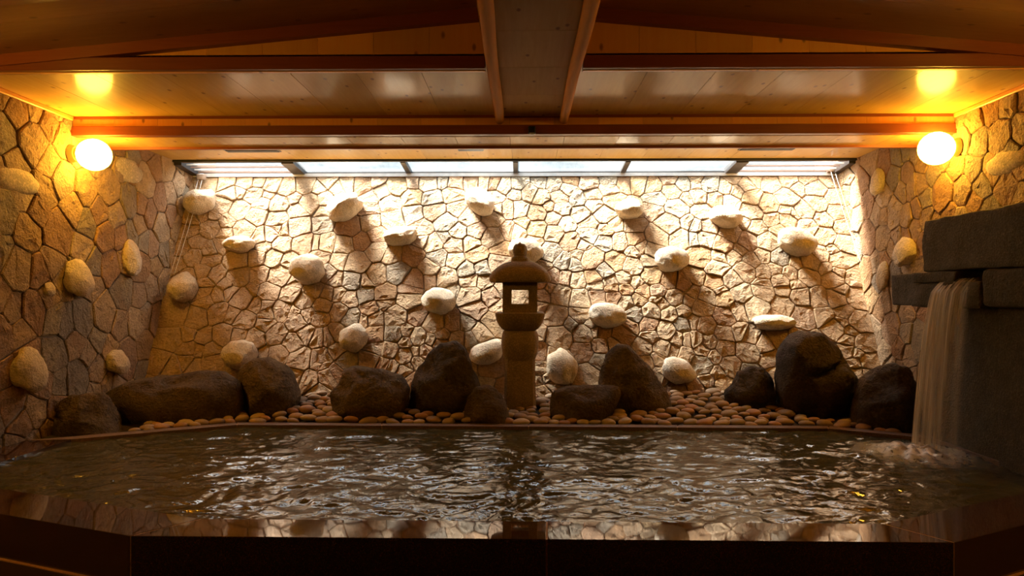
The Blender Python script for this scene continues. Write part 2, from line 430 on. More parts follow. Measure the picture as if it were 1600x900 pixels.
# far dropped box: pine fascia, red beam, soffit lip
ft = empty('trim_8', (0, Y1, 2.7), 'long orange pine fascia across the room above the lamps', 'fascia', kind='structure')
n = round((XR - XL) / .36); s = (XR - XL) / n
for i in range(n):
    box('board', (XL + i*s + .001, Y1, 2.655), (XL + (i+1)*s - .001, Y1 + .025, ZA + .02), M['wood_z'], ft)
o = box('trim_9', (XL, Y1 - .015, 2.598), (XR, Y1 + .06, 2.676), M['beam'], bevel=.004)
tag(o, 'long red-brown beam spanning the room just above the globe lamps', 'beam', kind='structure')
o = box('trim_10', (XL, Y1 - .01, ZA - .022), (XR, Y1 + .0, ZA), M['beam'])
tag(o, 'thin dark moulding on top of the long pine fascia', 'moulding', kind='structure')
o = box('trim_11', (XL, Y2, ZB - .022), (XR, Y2 + .03, ZC + .03), M['beam'])
tag(o, 'thin dark lip at the far edge of the dropped ceiling', 'moulding', kind='structure')
o = box('trim_12', (XL, YSK - .03, ZC - .022), (XR, YSK + .01, ZC + .10), M['black'])
tag(o, 'black steel channel along the top of the skylight', 'channel', kind='structure')
for i, (x0, x1, sd_) in enumerate(((XL, XL + .035, 'left'), (XR - .035, XR, 'right'))):
    o = box('trim_%d' % (13 + i), (x0, Y0 + .07, ZA - .035), (x1, Y1 - .01, ZA), M['wood_z'], bevel=.006)
    tag(o, 'pine cornice strip between ceiling and %s stone wall' % sd_, 'moulding', kind='structure')

# two peeled logs under the centre box
for i, px in enumerate((781, 880)):
    x = on_y(px, 180, Y1).x
    pts = []
    for k in range(30):
        yy = Y1 - .02 - k * .27
        pts.append((x + .004 * math.sin(k * .9 + i), yy, ZA - .045 + .003 * math.sin(k * 1.7)))
    o = tube('log_rail', pts, [.035 + .0006 * k for k in range(30)], M['log'], n=14)
    tag(o, 'round peeled log under the ceiling, %s one of the pair' % ('left' if i == 0 else 'right'), 'log', 'pair of ceiling logs')

# ceiling vents and sensor
for px, py, wd, lab in ((393, 234, .30, 'small flat grey vent in the far ceiling above the left louvre window'),
                        (1200, 231, .30, 'small flat grey vent in the far ceiling above the right louvre window'),
                        (735, 232, .14, 'short grey vent in the far ceiling left of the room centre')):
    p = on_z(px, py, ZC)
    v_ = empty('ceiling_vent', (p.x, p.y + .03, ZC), lab, 'vent')
    box('frame', (p.x - wd*.9, p.y - .02, ZC - .008), (p.x + wd*.9, p.y + .08, ZC + .002), M['vent'], v_)
    for k in range(4):
        box('slat', (p.x - wd*.85, p.y - .012 + k*.022, ZC - .014), (p.x + wd*.85, p.y + k*.022, ZC - .006), M['black'], v_)
p = on_y(831, 203, Y1 - .03)
o = box('ceiling_sensor', (p.x - .03, Y1 - .05, p.z - .035), (p.x + .03, Y1 - .012, p.z + .03), M['black'], bevel=.008, seg=2)
tag(o, 'small black sensor box on the long beam near its centre', 'sensor')
box('lens', (p.x - .02, Y1 - .056, p.z - .042), (p.x + .02, Y1 - .048, p.z - .028), M['alu'], o)

# ------------------------------------------------------------------ crazy paving
def clip(poly, nx, ny, c):
    out = []; n = len(poly)
    for i in range(n):
        a, b = poly[i], poly[(i+1) % n]
        da = a[0]*nx + a[1]*ny - c; db = b[0]*nx + b[1]*ny - c
        if da <= 0: out.append(a)
        if (da < 0) != (db < 0) and da != db:
            t_ = da / (da - db); out.append((a[0] + (b[0]-a[0])*t_, a[1] + (b[1]-a[1])*t_))
    return out
def area(p): return .5 * sum(p[i][0]*p[(i+1)%len(p)][1] - p[(i+1)%len(p)][0]*p[i][1] for i in range(len(p)))
def seeds(bounds, r, asp, R, rvar=.45, tries=60):
    xs = [p[0] for p in bounds]; ys = [p[1] for p in bounds]
    pts = []; fail = 0
    def inside(u, v):
        for i in range(len(bounds)):
            a, b = bounds[i], bounds[(i+1) % len(bounds)]
            if (b[0]-a[0])*(v-a[1]) - (b[1]-a[1])*(u-a[0]) < 0: return False
        return True
    while fail < 4000:
        u = R.uniform(min(xs), max(xs)); v_ = R.uniform(min(ys), max(ys))
        if not inside(u, v_): fail += 1; continue
        rr = r * (1 + R.uniform(-rvar, rvar))
        if all(((u-p[0])/asp)**2 + ((v_-p[1])*asp)**2 > (.5*(rr + p[2]))**2 for p in pts): pts.append((u, v_, rr)); fail = 0
        else: fail += 1
    return pts
def paving(wall, origin, U, V, N, bounds, r, asp, seed, mat, limit=300, focus=None, seedpts=None, relief=.017):
    R = random.Random(seed); U, V, N, O = Vector(U), Vector(V), Vector(N), Vector(origin)
    pts = seedpts or seeds(bounds, r, asp, R)
    cells = []
    for i, (u, v_, rr) in enumerate(pts):
        q = [(u-1, v_-1), (u+1, v_-1), (u+1, v_+1), (u-1, v_+1)]
        for j, (a, b, r2) in enumerate(pts):
            if i == j: continue
            dx, dy = a-u, b-v_
            d2 = dx*dx + dy*dy
            if d2 > 1.0: continue
            c = .5 * ((a*a + b*b - .16*r2*r2) - (u*u + v_*v_ - .16*rr*rr))
            q = clip(q, dx, dy, c)
            if len(q) < 3: break
        for k in range(len(bounds)):
            if len(q) < 3: break
            a, b = bounds[k], bounds[(k+1) % len(bounds)]
            nx, ny = (b[1]-a[1]), -(b[0]-a[0])
            q = clip(q, nx, ny, nx*a[0] + ny*a[1])
        if len(q) >= 3 and area(q) > .002: cells.append(q)
    if focus: cells.sort(key=lambda q: (O + U*(sum(p[0] for p in q)/len(q)) + V*(sum(p[1] for p in q)/len(q)) - Vector(focus)).length / math.sqrt(area(q))**.7)
    rest_v, rest_f = [], []
    for idx, q in enumerate(cells):
        # drop tiny edges
        p2 = []
        for k in range(len(q)):
            a = q[k]; b = q[(k+1) % len(q)]
            if math.hypot(a[0]-b[0], a[1]-b[1]) > .018: p2.append(a)
        if len(p2) < 3: continue
        q = p2; cu = sum(p[0] for p in q)/len(q); cv = sum(p[1] for p in q)/len(q)
        g = R.uniform(.0012, .004)
        # outline with jittered midpoints and cut corners
        ring = []
        n = len(q)
        for k in range(n):
            pr, cur, nx_ = q[k-1], q[k], q[(k+1) % n]
            la = math.hypot(pr[0]-cur[0], pr[1]-cur[1]); lb = math.hypot(nx_[0]-cur[0], nx_[1]-cur[1])
            cc_ = R.uniform(.003, .016); ca = min(cc_, .2*la) / la; cb = min(cc_, .2*lb) / lb
            ring.append((cur[0] + (pr[0]-cur[0])*ca, cur[1] + (pr[1]-cur[1])*ca))
            ring.append((cur[0] + (nx_[0]-cur[0])*cb, cur[1] + (nx_[1]-cur[1])*cb))
            if lb > .10:
                j = R.uniform(-.009, .009); tx, ty = (nx_[0]-cur[0])/lb, (nx_[1]-cur[1])/lb; f = R.uniform(.35, .65)
                ring.append((cur[0] + tx*lb*f - ty*j, cur[1] + ty*lb*f + tx*j))
        m = len(ring)
        hh = R.uniform(.004, relief) ; tu, tv = R.uniform(-.05, .05), R.uniform(-.05, .05)
        def inset(p, d):
            L = math.hypot(p[0]-cu, p[1]-cv); s_ = max(.2, (L - d) / L); return cu + (p[0]-cu)*s_, cv + (p[1]-cv)*s_
        vs = []
        def put(p, h): vs.append(U*(p[0]-cu) + V*(p[1]-cv) + N*(h + (tu*(p[0]-cu) + tv*(p[1]-cv) if h > 0 else 0)))
        for p in ring: put(inset(p, g), -.01)
        for p in ring: put(inset(p, g + .001), hh + R.uniform(0, .003))
        for p in ring: put(inset(p, g + .005 + R.uniform(0, .010)), hh + .006 + R.uniform(0, .006))
        in2 = [((p[0]-cu)*.45 + cu + R.uniform(-.01,.01), (p[1]-cv)*.45 + cv + R.uniform(-.01,.01)) for p in ring[::2]]
        k0 = len(vs)
        for p in in2: put(p, hh + .009 + R.uniform(-.006, .008))
        fs = []
        for a in (0, 1):
            for k in range(m): fs.append((a*m+k, a*m+(k+1)%m, (a+1)*m+(k+1)%m, (a+1)*m+k))
        mi = len(in2)
        for k in range(mi):
            a, b, c2 = 2*m + (2*k) % m, 2*m + (2*k+1) % m, 2*m + (2*k+2) % m
            i0, i1 = k0 + k, k0 + (k+1) % mi
            if 2*k+1 < m:
                fs.append((a, b, i0)); 
                if k < mi-1: fs.append((b, c2, i1, i0))
                else: fs.append((b, 2*m, i1, i0))
            else: fs.append((a, 2*m, i1, i0))
        fs.append(tuple(k0 + k for k in range(mi)))
        cen = O + U*cu + V*cv
        if idx < limit:
            me = bpy.data.meshes.new('stone'); me.from_pydata([tuple(x) for x in vs], [], fs); me.materials.append(mat)
            o = bpy.data.objects.new('stone', me); o.location = cen; C.collection.objects.link(o); o.parent = wall
        else:
            b0 = len(rest_v); rest_v += [x + cen for x in vs]; rest_f += [tuple(i_ + b0 for i_ in f_) for f_ in fs]
    if rest_v:
        o = mesh_obj('stone_remainder', rest_v, rest_f, mat, wall); o['kind'] = 'stuff'
    return len(cells)

VB = Vector((0, SL, 1)).normalized(); NB = Vector((1, 0, 0)).cross(VB)
OB = Vector((0, YB(.1), .1)); HB = (ZTOP - .1) / VB.z
# centres and sizes of the real stones of this wall (read per tile), completed at random where the view is blocked
TILES = {
    (240, 270): '450 95 50 560 90 60 590 165 60 720 90 55 680 145 20 790 175 75 820 85 35 925 105 65 1050 130 75 1180 110 80 1300 130 45 1355 90 40 885 185 35 850 240 65 985 245 80 1100 200 45 1130 305 75 1220 240 90 1340 210 65 1330 300 35 970 365 80 805 345 75 670 300 85 530 265 85 475 345 45 575 385 60 445 435 85 395 350 30 310 390 40 290 450 65 560 480 40 710 445 80 850 500 60 905 490 65 970 430 35 1130 430 100 1040 445 50 1320 410 60 1010 565 70 1170 560 85 1280 560 35 1350 560 75 1300 660 60 1060 690 60 940 670 75 860 580 35 815 670 60 650 690 90 440 690 60 440 610 55 530 570 50 340 550 60 230 600 60 310 660 75 190 720 55 395 775 60 490 800 60 660 820 90 830 800 70 980 810 95 1110 860 30 1350 790 60 580 880 50 400 870 45 260 830 80',
    (520, 270): '120 105 45 40 140 50 235 100 75 350 85 40 390 150 75 500 115 90 625 90 30 750 90 75 865 80 35 960 85 70 1080 80 65 1185 80 50 1255 85 45 1340 110 55 300 200 50 450 240 80 290 290 60 620 195 75 780 205 75 935 175 75 470 370 90 295 395 75 130 430 90 630 330 75 800 310 90 970 290 65 700 440 80 880 390 95 1070 350 80 1270 200 55 1300 290 40 1375 290 70 1250 360 80 975 465 70 1125 460 65 1250 510 90 1080 560 60 950 570 75 790 555 70 700 530 45 880 510 35 340 490 60 225 540 75 90 570 80 340 620 75 60 690 65 190 710 100 470 660 65 620 660 80 830 670 75 950 685 70 760 750 75 510 780 100 350 800 85 150 850 80 630 840 90 760 830 45 890 820 85 1045 765 65 1130 650 75 1170 740 55 1310 600 55 1290 710 80 1375 460 70 1070 850 65 1180 860 40 30 850 50 270 850 35 90 260 90',
    (800, 270): '55 100 60 40 170 50 135 165 80 230 85 45 225 195 75 325 95 65 460 65 60 440 130 65 600 85 80 750 65 65 750 130 65 880 80 55 985 80 70 1100 105 60 1230 55 60 1335 95 65 370 195 70 520 210 60 630 175 65 640 260 65 790 230 70 720 330 90 540 330 80 600 400 75 385 285 65 290 265 40 60 290 80 190 320 80 330 360 60 425 400 65 190 440 75 330 475 65 90 400 35 40 470 70 160 545 55 300 630 80 465 545 75 545 570 45 600 480 80 730 540 65 730 455 60 620 680 95 400 700 70 490 720 55 520 650 50 840 540 65 960 525 65 1130 500 90 950 415 75 800 410 55 1220 400 95 1110 300 60 1290 280 95 1250 150 75 1130 210 65 1370 210 50 1320 520 75 1380 390 50 1010 590 60 960 620 45 1100 610 80 810 700 80 940 740 80 1060 680 50 1090 810 80 1220 850 60 720 770 65 640 820 60 510 840 60 415 820 50 320 810 60 770 860 50 880 830 60 970 860 50 660 890 45 1340 870 45 225 885 40 260 750 35 930 300 90',
    (1080, 270): '40 50 45 35 100 40 145 100 80 50 190 70 260 125 60 350 150 50 330 50 40 430 100 65 500 60 50 620 90 75 760 60 70 900 50 70 830 120 45 970 130 90 1070 60 50 480 200 75 190 215 65 300 230 60 740 200 90 600 250 85 470 310 80 80 310 80 980 240 85 1110 200 60 880 300 80 1130 310 60 1030 370 65 750 380 70 740 300 35 810 320 30 640 370 55 690 450 45 910 430 80 1040 500 85 500 430 65 430 400 35 130 420 65 30 410 55 310 480 80 110 520 70 20 525 40 70 660 100 250 570 75 220 670 55 330 660 60 380 610 40 440 540 85 590 550 85 560 650 65 470 690 70 200 750 90 180 860 80 310 840 75 420 770 85 560 780 55 690 670 80 660 760 50 770 790 70 820 710 55 920 700 80 900 810 75 1010 640 70 1190 430 60 1190 560 75 1110 610 40 1160 690 90 1050 755 35 1150 780 50 1110 840 80 1265 820 70 700 850 65 560 880 45 820 880 45 40 820 60',
    (240, 450): '390 40 55 500 60 50 600 30 50 700 90 90 800 130 60 780 30 35 900 40 90 880 130 45 1070 55 70 1250 20 70 1370 50 60 1180 110 75 1000 180 80 1320 150 70 410 110 50 500 200 80 620 220 50 710 260 85 880 290 65 900 215 50 1100 200 40 1120 270 75 1210 210 55 1300 230 60 180 220 80 340 240 95 540 370 85 450 490 60 400 390 60 670 370 55 800 400 80 960 370 85 1190 370 65 1090 430 80 1290 400 60 1370 390 60 140 410 90 270 370 35 60 570 55 270 490 60 250 570 60 350 490 35 450 590 75 160 610 55 320 610 40 850 530 50 970 530 80 1150 560 90 1310 560 90 1220 730 70 1360 700 60 1100 700 50 1280 810 50 650 520 90 90 60 50',
    (520, 450): '40 50 60 135 90 65 255 60 65 410 50 75 410 120 40 600 15 65 590 95 75 830 100 90 930 20 40 1070 60 85 1240 70 70 50 190 65 150 240 70 290 170 65 240 250 25 330 240 55 490 225 85 660 230 65 330 370 70 30 360 65 160 380 80 480 370 65 580 350 30 570 430 40 670 390 75 760 400 45 790 290 90 850 370 50 940 280 70 1040 280 60 1110 170 80 1310 150 55 1250 280 80 1160 350 70 980 400 60 1070 400 40 840 440 50 450 490 65 340 480 50 560 540 75 650 500 30 720 500 45 400 600 45 470 620 40 560 660 60 300 570 70 590 610 25 650 580 45 30 500 50 100 580 70 30 660 60 600 720 40 1250 640 90 1210 500 80 1330 20 50 1230 740 45 1300 760 40 1130 500 45',
    (800, 450): '60 75 75 230 60 65 290 10 30 380 60 85 210 150 35 340 220 95 530 90 80 670 70 65 790 75 60 780 10 45 890 15 50 890 120 60 990 90 45 1030 30 60 1130 30 60 1130 85 30 1270 85 75 960 210 65 1090 190 70 1180 130 50 1230 200 65 1330 180 50 1380 110 35 530 220 65 465 285 20 360 390 100 200 360 50 220 500 70 740 220 85 620 290 40 645 340 35 560 360 75 710 350 50 860 370 80 920 300 50 1070 290 70 1090 380 55 1200 340 85 1290 400 55 1330 290 60 1370 410 50 560 500 75 690 460 60 690 580 75 790 450 50 600 680 80 400 600 95 290 510 25 1030 470 55 1170 470 65 1270 500 40 1350 530 65 1130 570 50 1060 590 60 1290 650 80 1150 680 65 1290 820 70 210 640 60 210 720 40 270 710 35 240 820 60 300 770 25 850 550 70 900 750 90 1000 650 60',
    (1080, 450): '20 40 40 120 70 75 210 10 45 260 90 65 390 50 85 560 30 75 500 160 100 370 180 65 720 20 45 850 70 80 720 140 80 870 220 85 990 90 70 1130 90 75 1160 15 35 1290 80 80 1190 200 55 1030 220 55 80 160 80 20 270 40 110 295 70 260 230 75 260 360 65 650 260 80 370 350 45 460 390 60 570 450 60 680 400 70 440 500 80 620 560 65 260 480 60 135 430 55 30 410 60 90 490 50 180 540 45 80 610 90 300 610 75 200 680 45 120 730 60 240 760 60 40 780 60 160 830 40 670 660 45 660 790 50 1120 320 70 1180 270 30 1300 270 80 1240 340 35 1330 440 70 1230 410 45 1230 500 50 1290 520 40 1370 580 60 1280 590 40 1300 680 50 1370 680 40 1000 450 80 820 430 80 450 680 80 850 620 90 1100 600 90 980 780 100'}
sp = []
for (ox, oy), st in TILES.items():
    a = [float(q) for q in st.split()]
    for i in range(0, len(a), 3):
        p = on_plane(ox + a[i]/5, oy + a[i+1]/5, OB, NB)
        u, v_ = p.x, (p - OB).dot(VB)
        if XL + .03 < u < XR - .03 and .02 < v_ < HB - .02: sp.append((u, v_, 2*a[i+2]/5/F*p.y))
rf = random.Random(4)
for u, v_, rr in seeds([(XL, 0), (XR, 0), (XR, HB), (XL, HB)], .24, 1.1, rf):
    if all((u-q[0])**2 + (v_-q[1])**2 > (.62*(rr + q[2]))**2 for q in sp): sp.append((u, v_, rr))
nb = paving(wall_back, OB, (1, 0, 0), VB, NB, [(XL, 0), (XR, 0), (XR, HB), (XL, HB)], .245, 1.13, 11, M['paving'], 300, focus=(0.2, 6.6, 2.5), seedpts=sp)
yl0 = 3.3
def side_bounds(flip):
    zt = 3.0
    pts = [(yl0, .1), (YB(.1), .1), (YB(zt), zt), (yl0, zt)]
    if flip: pts = [(-p[0], p[1]) for p in reversed(pts)]
    return pts
nl = paving(wall_left, (XL, 0, 0), (0, 1, 0), (0, 0, 1), (1, 0, 0), side_bounds(False), .235, .93, 5, M['paving'], 300, focus=(XL, 6.2, 1.4))
nr = paving(wall_right, (XR, 0, 0), (0, -1, 0), (0, 0, 1), (-1, 0, 0), side_bounds(True), .225, .9, 9, M['paving'], 300, focus=(XR, 6.6, 1.6))
print('paving', nb, nl, nr)

# ------------------------------------------------------------------ rounded stones set into the walls
def ico(level):
    bm = bmesh.new(); bmesh.ops.create_icosphere(bm, subdivisions=level, radius=1.0)
    vs = [v.co.copy() for v in bm.verts]; fs = [tuple(v.index for v in f.verts) for f in bm.faces]; bm.free(); return vs, fs
ICO = {k: ico(k) for k in (2, 3, 4, 5)}
def fbm(p, o=4):
    s_, a = 0, 1
    for _ in range(o): s_ += a * noise.noise(p); p = p * 2.03; a *= .5
    return s_
def rocky(level, seed, facets=7, amp=.10, flat=.82):
    R = random.Random(seed); off = Vector((R.uniform(0, 90), R.uniform(0, 90), R.uniform(0, 90)))
    pl = []
    for _ in range(facets):
        d = Vector((R.gauss(0,1), R.gauss(0,1), R.gauss(0,1))).normalized(); pl.append((d, R.uniform(flat, 1.0)))
    out = []
    for v_ in ICO[level][0]:
        r = 1.0
        for d, h in pl:
            c = v_.dot(d)
            if c > 0: r = min(r, h / c)
        r *= 1 + amp * fbm(v_ * 1.6 + off) + amp * .25 * fbm(v_ * 6 + off, 3)
        out.append(v_ * r)
    # normalise the box
    for ax in range(3):
        m_ = max(abs(o_[ax]) for o_ in out)
        for o_ in out: o_[ax] /= m_
    return out, ICO[level][1]
LVN = {'back': ((1,0,0), VB, NB), 'left': ((0,1,0), (0,0,1), (1,0,0)), 'right': ((0,-1,0), (0,0,1), (-1,0,0))}
def set_stone(side, px, py, wpx, hpx, ang, label, seed, mat=None, flush=False, lvl=4):
    U, V, N = (Vector(a) for a in LVN[side])
    co = {'back': OB, 'left': Vector((XL,0,0)), 'right': Vector((XR,0,0))}[side]
    p0 = on_plane(px, py, co, N); k = p0.y / F
    a, b = wpx/2*k, hpx/2*k
    if side == 'back': c = 1.0 * min(a, b) + .03; b *= .98
    else: c = .78*a; a *= 1.25
    if flush: c = .045; a *= 1.55 if side != 'back' else 1
    out_ = .5 * c if not flush else 0.0
    cen = on_plane(px, py, co + N*out_, N)
    vs, fs = rocky(lvl, seed)
    ca, sa = math.cos(ang), math.sin(ang)
    W = []
    for v_ in vs:
        x, y_, z = v_.x*a, (v_.y - (.5*max(0, v_.z) - .14 if not flush else 0))*b, v_.z*c
        W.append(U*(x*ca - y_*sa) + V*(x*sa + y_*ca) + N*z)
    o = mesh_obj('set_boulder', W, fs, mat or M['cobble'], smooth=True); o.location = cen
    tag(o, label, 'stone', 'rounded stones set into the walls')
    return o
D = math.radians
WS = [
 ('back', 313,315,52,44, D(30), 'rough pitted tan stone in the top left corner beside the louvre window'),
 ('back', 373,383,52,30, D(0), 'flat oval stone near the left end with a rust streak below it'),
 ('back', 285,451,42,54, D(0), 'upright egg-shaped ochre stone low beside the left wall corner'),
 ('back', 540,324,60,46, D(35), 'large white-topped tilted stone high on the wall left of centre'),
 ('back', 748,315,56,40, D(-50), 'pale wedge-shaped stone just under the skylight above the lantern'),
 ('back', 626,370,54,34, D(10), 'wide wedge stone with pale top between the two highest central stones'),
 ('back', 480,422,50,50, D(-30), 'round lumpy cream stone casting a shadow left of centre'),
 ('back', 685,472,54,44, D(-10), 'smooth cream stone at lantern window height left of the lantern'),
 ('back', 551,529,42,48, D(-20), 'upright round tan stone above the broad dark boulder'),
 ('back', 373,556,52,48, D(0), 'blocky ochre stone directly above the rounded boulder on the left'),
 ('back', 762,552,58,40, D(22), 'tilted smooth stone touching the left edge of the lantern post'),
 ('back', 821,393,56,44, D(-15), 'pale stone half hidden behind the lantern finial'),
 ('back', 984,328,44,36, D(5), 'small round stone high on the wall right of the lantern'),
 ('back', 1134,340,52,36, D(-15), 'bright wedge stone high on the overexposed right part of wall'),
 ('back', 1246,379,62,44, D(-25), 'large speckled pale stone highest at the right end'),
 ('back', 1049,406,54,44, D(-5), 'big cream stone with dark underside right of the lantern roof'),
 ('back', 949,494,60,42, D(-10), 'broad cream stone over the tall slanted dark boulder'),
 ('back', 879,576,50,62, D(10), 'largest upright cream stone right beside the lantern post'),
 ('back', 1059,581,56,42, D(-28), 'tilted smooth tan stone low on the wall right of the slanted boulder'),
 ('back', 1209,505,70,26, D(0), 'flat loaf-shaped pale stone jutting out above the large split boulder'),
 ('left', 45,580,56,68, D(0), 'big oval stone low on the left wall'),
 ('left', 122,437,48,58, D(0), 'bulging ochre stone in the middle of the left wall'),
 ('left', 205,406,34,56, D(0), 'narrow upright yellow-lit stone on the left wall'),
 ('left', 183,566,40,36, D(0), 'small round stone low on the left wall by the corner'),
 ('left', 76,452,20,22, D(0), 'smallest knob of stone beside the bulging stone on left wall'),
 ('right', 1372,286,27,42, D(0), 'small upright orange stone high on the right wall'),
 ('right', 1414,395,38,44, D(0), 'round orange and dark stone left of the upper granite slab'),
 ('right', 1380,432,24,46, D(0), 'narrow dark upright stone on the right wall beside the granite block'),
]
for i, (sd_, px, py, a, b, an, lab) in enumerate(WS):
    set_stone(sd_, px, py, a, b, an, lab, 100 + i)
for sd_, px, py, a, b, lab, sdd in (('left', 26, 283, 60, 46, 'flat pale speckled slab stone on left wall below the lamp', 301),
        ('left', 200, 266, 46, 40, 'flat pale elongated slab stone right of the left lamp', 302),
        ('right', 1575, 253, 56, 44, 'flat pale speckled slab stone on the right wall beside the lamp', 303)):
    o = set_stone(sd_, px, py, a, b, 0, lab, sdd, M['flatpale'], True, 3)
    o.name = 'flat_stone'; o['group'] = 'flat pale stones in the side walls'

# ------------------------------------------------------------------ skylight
yA, zA_ = YSK + .01, ZC - .01
yB_, zB_ = YB(ZTOP) + .02, ZTOP + .045
def skp(px, f):       # point on the skylight slope at fraction f, mullion position px measured at the far edge
    xf = on_y(px, 275, yB_).x
    return Vector((xf, yA + (yB_ - yA)*f, zA_ + (zB_ - zA_)*f))
def bar(name, x, wd, parent, mat, h=.05):
    a, b = Vector((x, yA, zA_)), Vector((x, yB_, zB_))
    vs = []
    for zz in (-h*.4, h*.6):
        for (px_, q) in ((-wd/2, a), (wd/2, a), (wd/2, b), (-wd/2, b)): vs.append(q + Vector((px_, 0, zz)))
    return mesh_obj(name, vs, BOXF, mat, parent)
edges = [470, 640, 806, 972, 1140]
x_m = [skp(p, 1).x for p in edges]
xl_, xr_ = skp(308, 1).x, skp(1303, 1).x
win = empty('window_1', (0, yA, zA_), 'long fixed skylight of four frosted panes over the back wall', 'window', kind='structure')
for i in range(4):
    a, b = x_m[i] + .02, x_m[i+1] - .02
    mesh_obj('pane', [(a, yA, zA_), (b, yA, zA_), (b, yB_, zB_), (a, yB_, zB_), (a, yA, zA_+.008), (b, yA, zA_+.008), (b, yB_, zB_+.008), (a, yB_, zB_+.008)], BOXF, M['glass'], win)
for i, x in enumerate(x_m): bar('mullion', x, .13 if i in (0, 4) else .055, win, M['frame'], .07 if i in (0, 4) else .05)
for z0, z1, y0_, y1_, mt in ((ZTOP - .0, ZTOP + .035, yB_ - .06, yB_ + .1, 'alu'), (ZTOP + .035, ZTOP + .06, yB_ - .03, yB_ + .05, 'frame')):
    box('sill', (XL, y0_, z0), (XR, y1_, z1), M[mt], win)
for wi, (xa, xb, nm) in enumerate(((xl_, x_m[0], 'left'), (x_m[4], xr_, 'right'))):
    win2 = empty('window_%d' % (wi+2), (xa, yA, zA_), 'glass louvre vent window at the %s end of the skylight' % nm, 'window', kind='structure')
    bar('side_frame', xa if wi == 0 else xb, .09, win2, M['frame'], .10)
    for k in range(5):
        f = (k + .5) / 5; yy = yA + (yB_ - yA)*f; zz = zA_ + (zB_ - zA_)*f
        lo_x, hi_x = min(xa, xb) + .06, max(xa, xb) - .06
        P = [(lo_x, yy - .052, zz - .004), (hi_x, yy - .052, zz - .004), (hi_x, yy + .045, zz + .022), (lo_x, yy + .045, zz + .022)]
        P = P + [(a, b, c + .006) for a, b, c in P]
        sl = mesh_obj('louvre_slat', P, BOXF, M['louvre'], win2)
        box('slat_rail', (lo_x, yy - .058, zz - .012), (hi_x, yy - .048, zz + .004), M['alu' if k % 2 else 'brown'], sl)
    # end walls filling the gap to the side wall
    if wi == 0: box('filler', (XL, yA, ZTOP), (xa - .04, yB_, ZC + .08), M['frame'], win2)
    else: box('filler', (xb + .04, yA, ZTOP), (XR, yB_, ZC + .08), M['frame'], win2)
for px, py, px2, py2, nm in ((314, 277, 268, 432, 'left'), (1300, 264, 1356, 430, 'right')):
    p = on_plane(px, py, OB + NB*.09, NB)
    cr = empty('window_crank', (p.x, p.y, p.z), 'beige crank box and cord loop of the %s louvre window' % nm, 'window crank')
    bm = bmesh.new(); add_box(bm, (p.x-.045, p.y-.03, p.z-.035), (p.x+.045, p.y+.05, p.z+.04), .018, 3); bm_obj('crank_box', bm, M['crank'], cr, autos=40)
    q = on_plane(px2, py2, OB + NB*.07, NB)
    for s_ in (-1, 1):
        a = Vector(p) + Vector((.022*s_, -.02, -.03)); b = q + Vector((.02*s_, 0, 0))
        pts = [a.lerp(b, k/12) + Vector((0, 0, -.03*math.sin(PI*k/12))) for k in range(13)]
        tube('cord', pts, .0028, M['alu'], cr, n=6)
    tube('cord_end', [q + Vector((.02*math.cos(a), 0, -.03*abs(math.sin(a)))) for a in np.linspace(0, PI, 9)], .0028, M['alu'], cr, n=6)

# ------------------------------------------------------------------ globe lamps
def lamp(x, y, z, side, r, label, group='round wall lamps'):
    s_ = -1 if side == 'left' else 1
    xw = XL if side == 'left' else XR
    L = empty('globe_wall_lamp', (xw, y, z), label, 'wall lamp', group)
    bm = bmesh.new(); bmesh.ops.create_cone(bm, cap_ends=True, segments=24, radius1=.075, radius2=.06, depth=.04)
    bmesh.ops.rotate(bm, verts=bm.verts, cent=(0,0,0), matrix=Matrix.Rotation(-s_*PI/2, 3, 'Y'))
    bmesh.ops.translate(bm, verts=bm.verts, vec=(xw - s_*.045, y, z + .01)); bm_obj('backplate', bm, M['brass'], L, autos=40)
    bm = bmesh.new(); bmesh.ops.create_cone(bm, cap_ends=True, segments=20, radius1=.05, radius2=.05, depth=abs(x - xw))
    bmesh.ops.rotate(bm, verts=bm.verts, cent=(0,0,0), matrix=Matrix.Rotation(PI/2, 3, 'Y'))
    bmesh.ops.translate(bm, verts=bm.verts, vec=((x + xw)/2 , y, z + .01)); bm_obj('holder', bm, M['brass'], L, autos=40)
    vs, fs = ICO[3]
    mesh_obj('globe', [(x + v_.x*r, y + v_.y*r, z + v_.z*r*.98) for v_ in vs], fs, M['globe'], L, smooth=True)
    return L
p = on_y(147, 242, 5.72); lamp(p.x, 5.72, p.z, 'left', .132, 'glowing white globe lamp on the left stone wall')
p = on_y(1463, 232, 5.70); lamp(p.x, 5.70, p.z, 'right', .134, 'glowing white globe lamp on the right wall above the waterfall slab')

lamp(XL + .17, 2.7, 2.40, 'left', .132, 'globe lamp on the left wall nearer the bathers, outside the view')
lamp(XR - .17, 2.7, 2.40, 'right', .132, 'globe lamp on the right wall nearer the bathers, outside the view')


# ------------------------------------------------------------------ pool kerb
INNER = [(-1.53, 3.34), (1.69, 3.31), (3.06, 4.02), (3.06, 5.30), (2.46, 5.69), (-2.35, 5.78), (-3.34, 5.18), (-3.34, 4.02)]
def off(p, n, d): return (p[0] + n[0]*d, p[1] + n[1]*d)
def offset_poly(P, ds):
    n = len(P); L = []
    for i in range(n):
        a, b = P[i], P[(i+1) % n]; dx, dy = b[0]-a[0], b[1]-a[1]; l = math.hypot(dx, dy)
        L.append(((dy/l, -dx/l), (dy/l)*a[0] - (dx/l)*a[1] + ds[i]))
    out = []
    for i in range(n):
        (n1, c1), (n2, c2) = L[i-1], L[i]; det = n1[0]*n2[1] - n1[1]*n2[0]
        out.append(((c1*n2[1] - c2*n1[1])/det, (n1[0]*c2 - n2[0]*c1)/det))
    return out
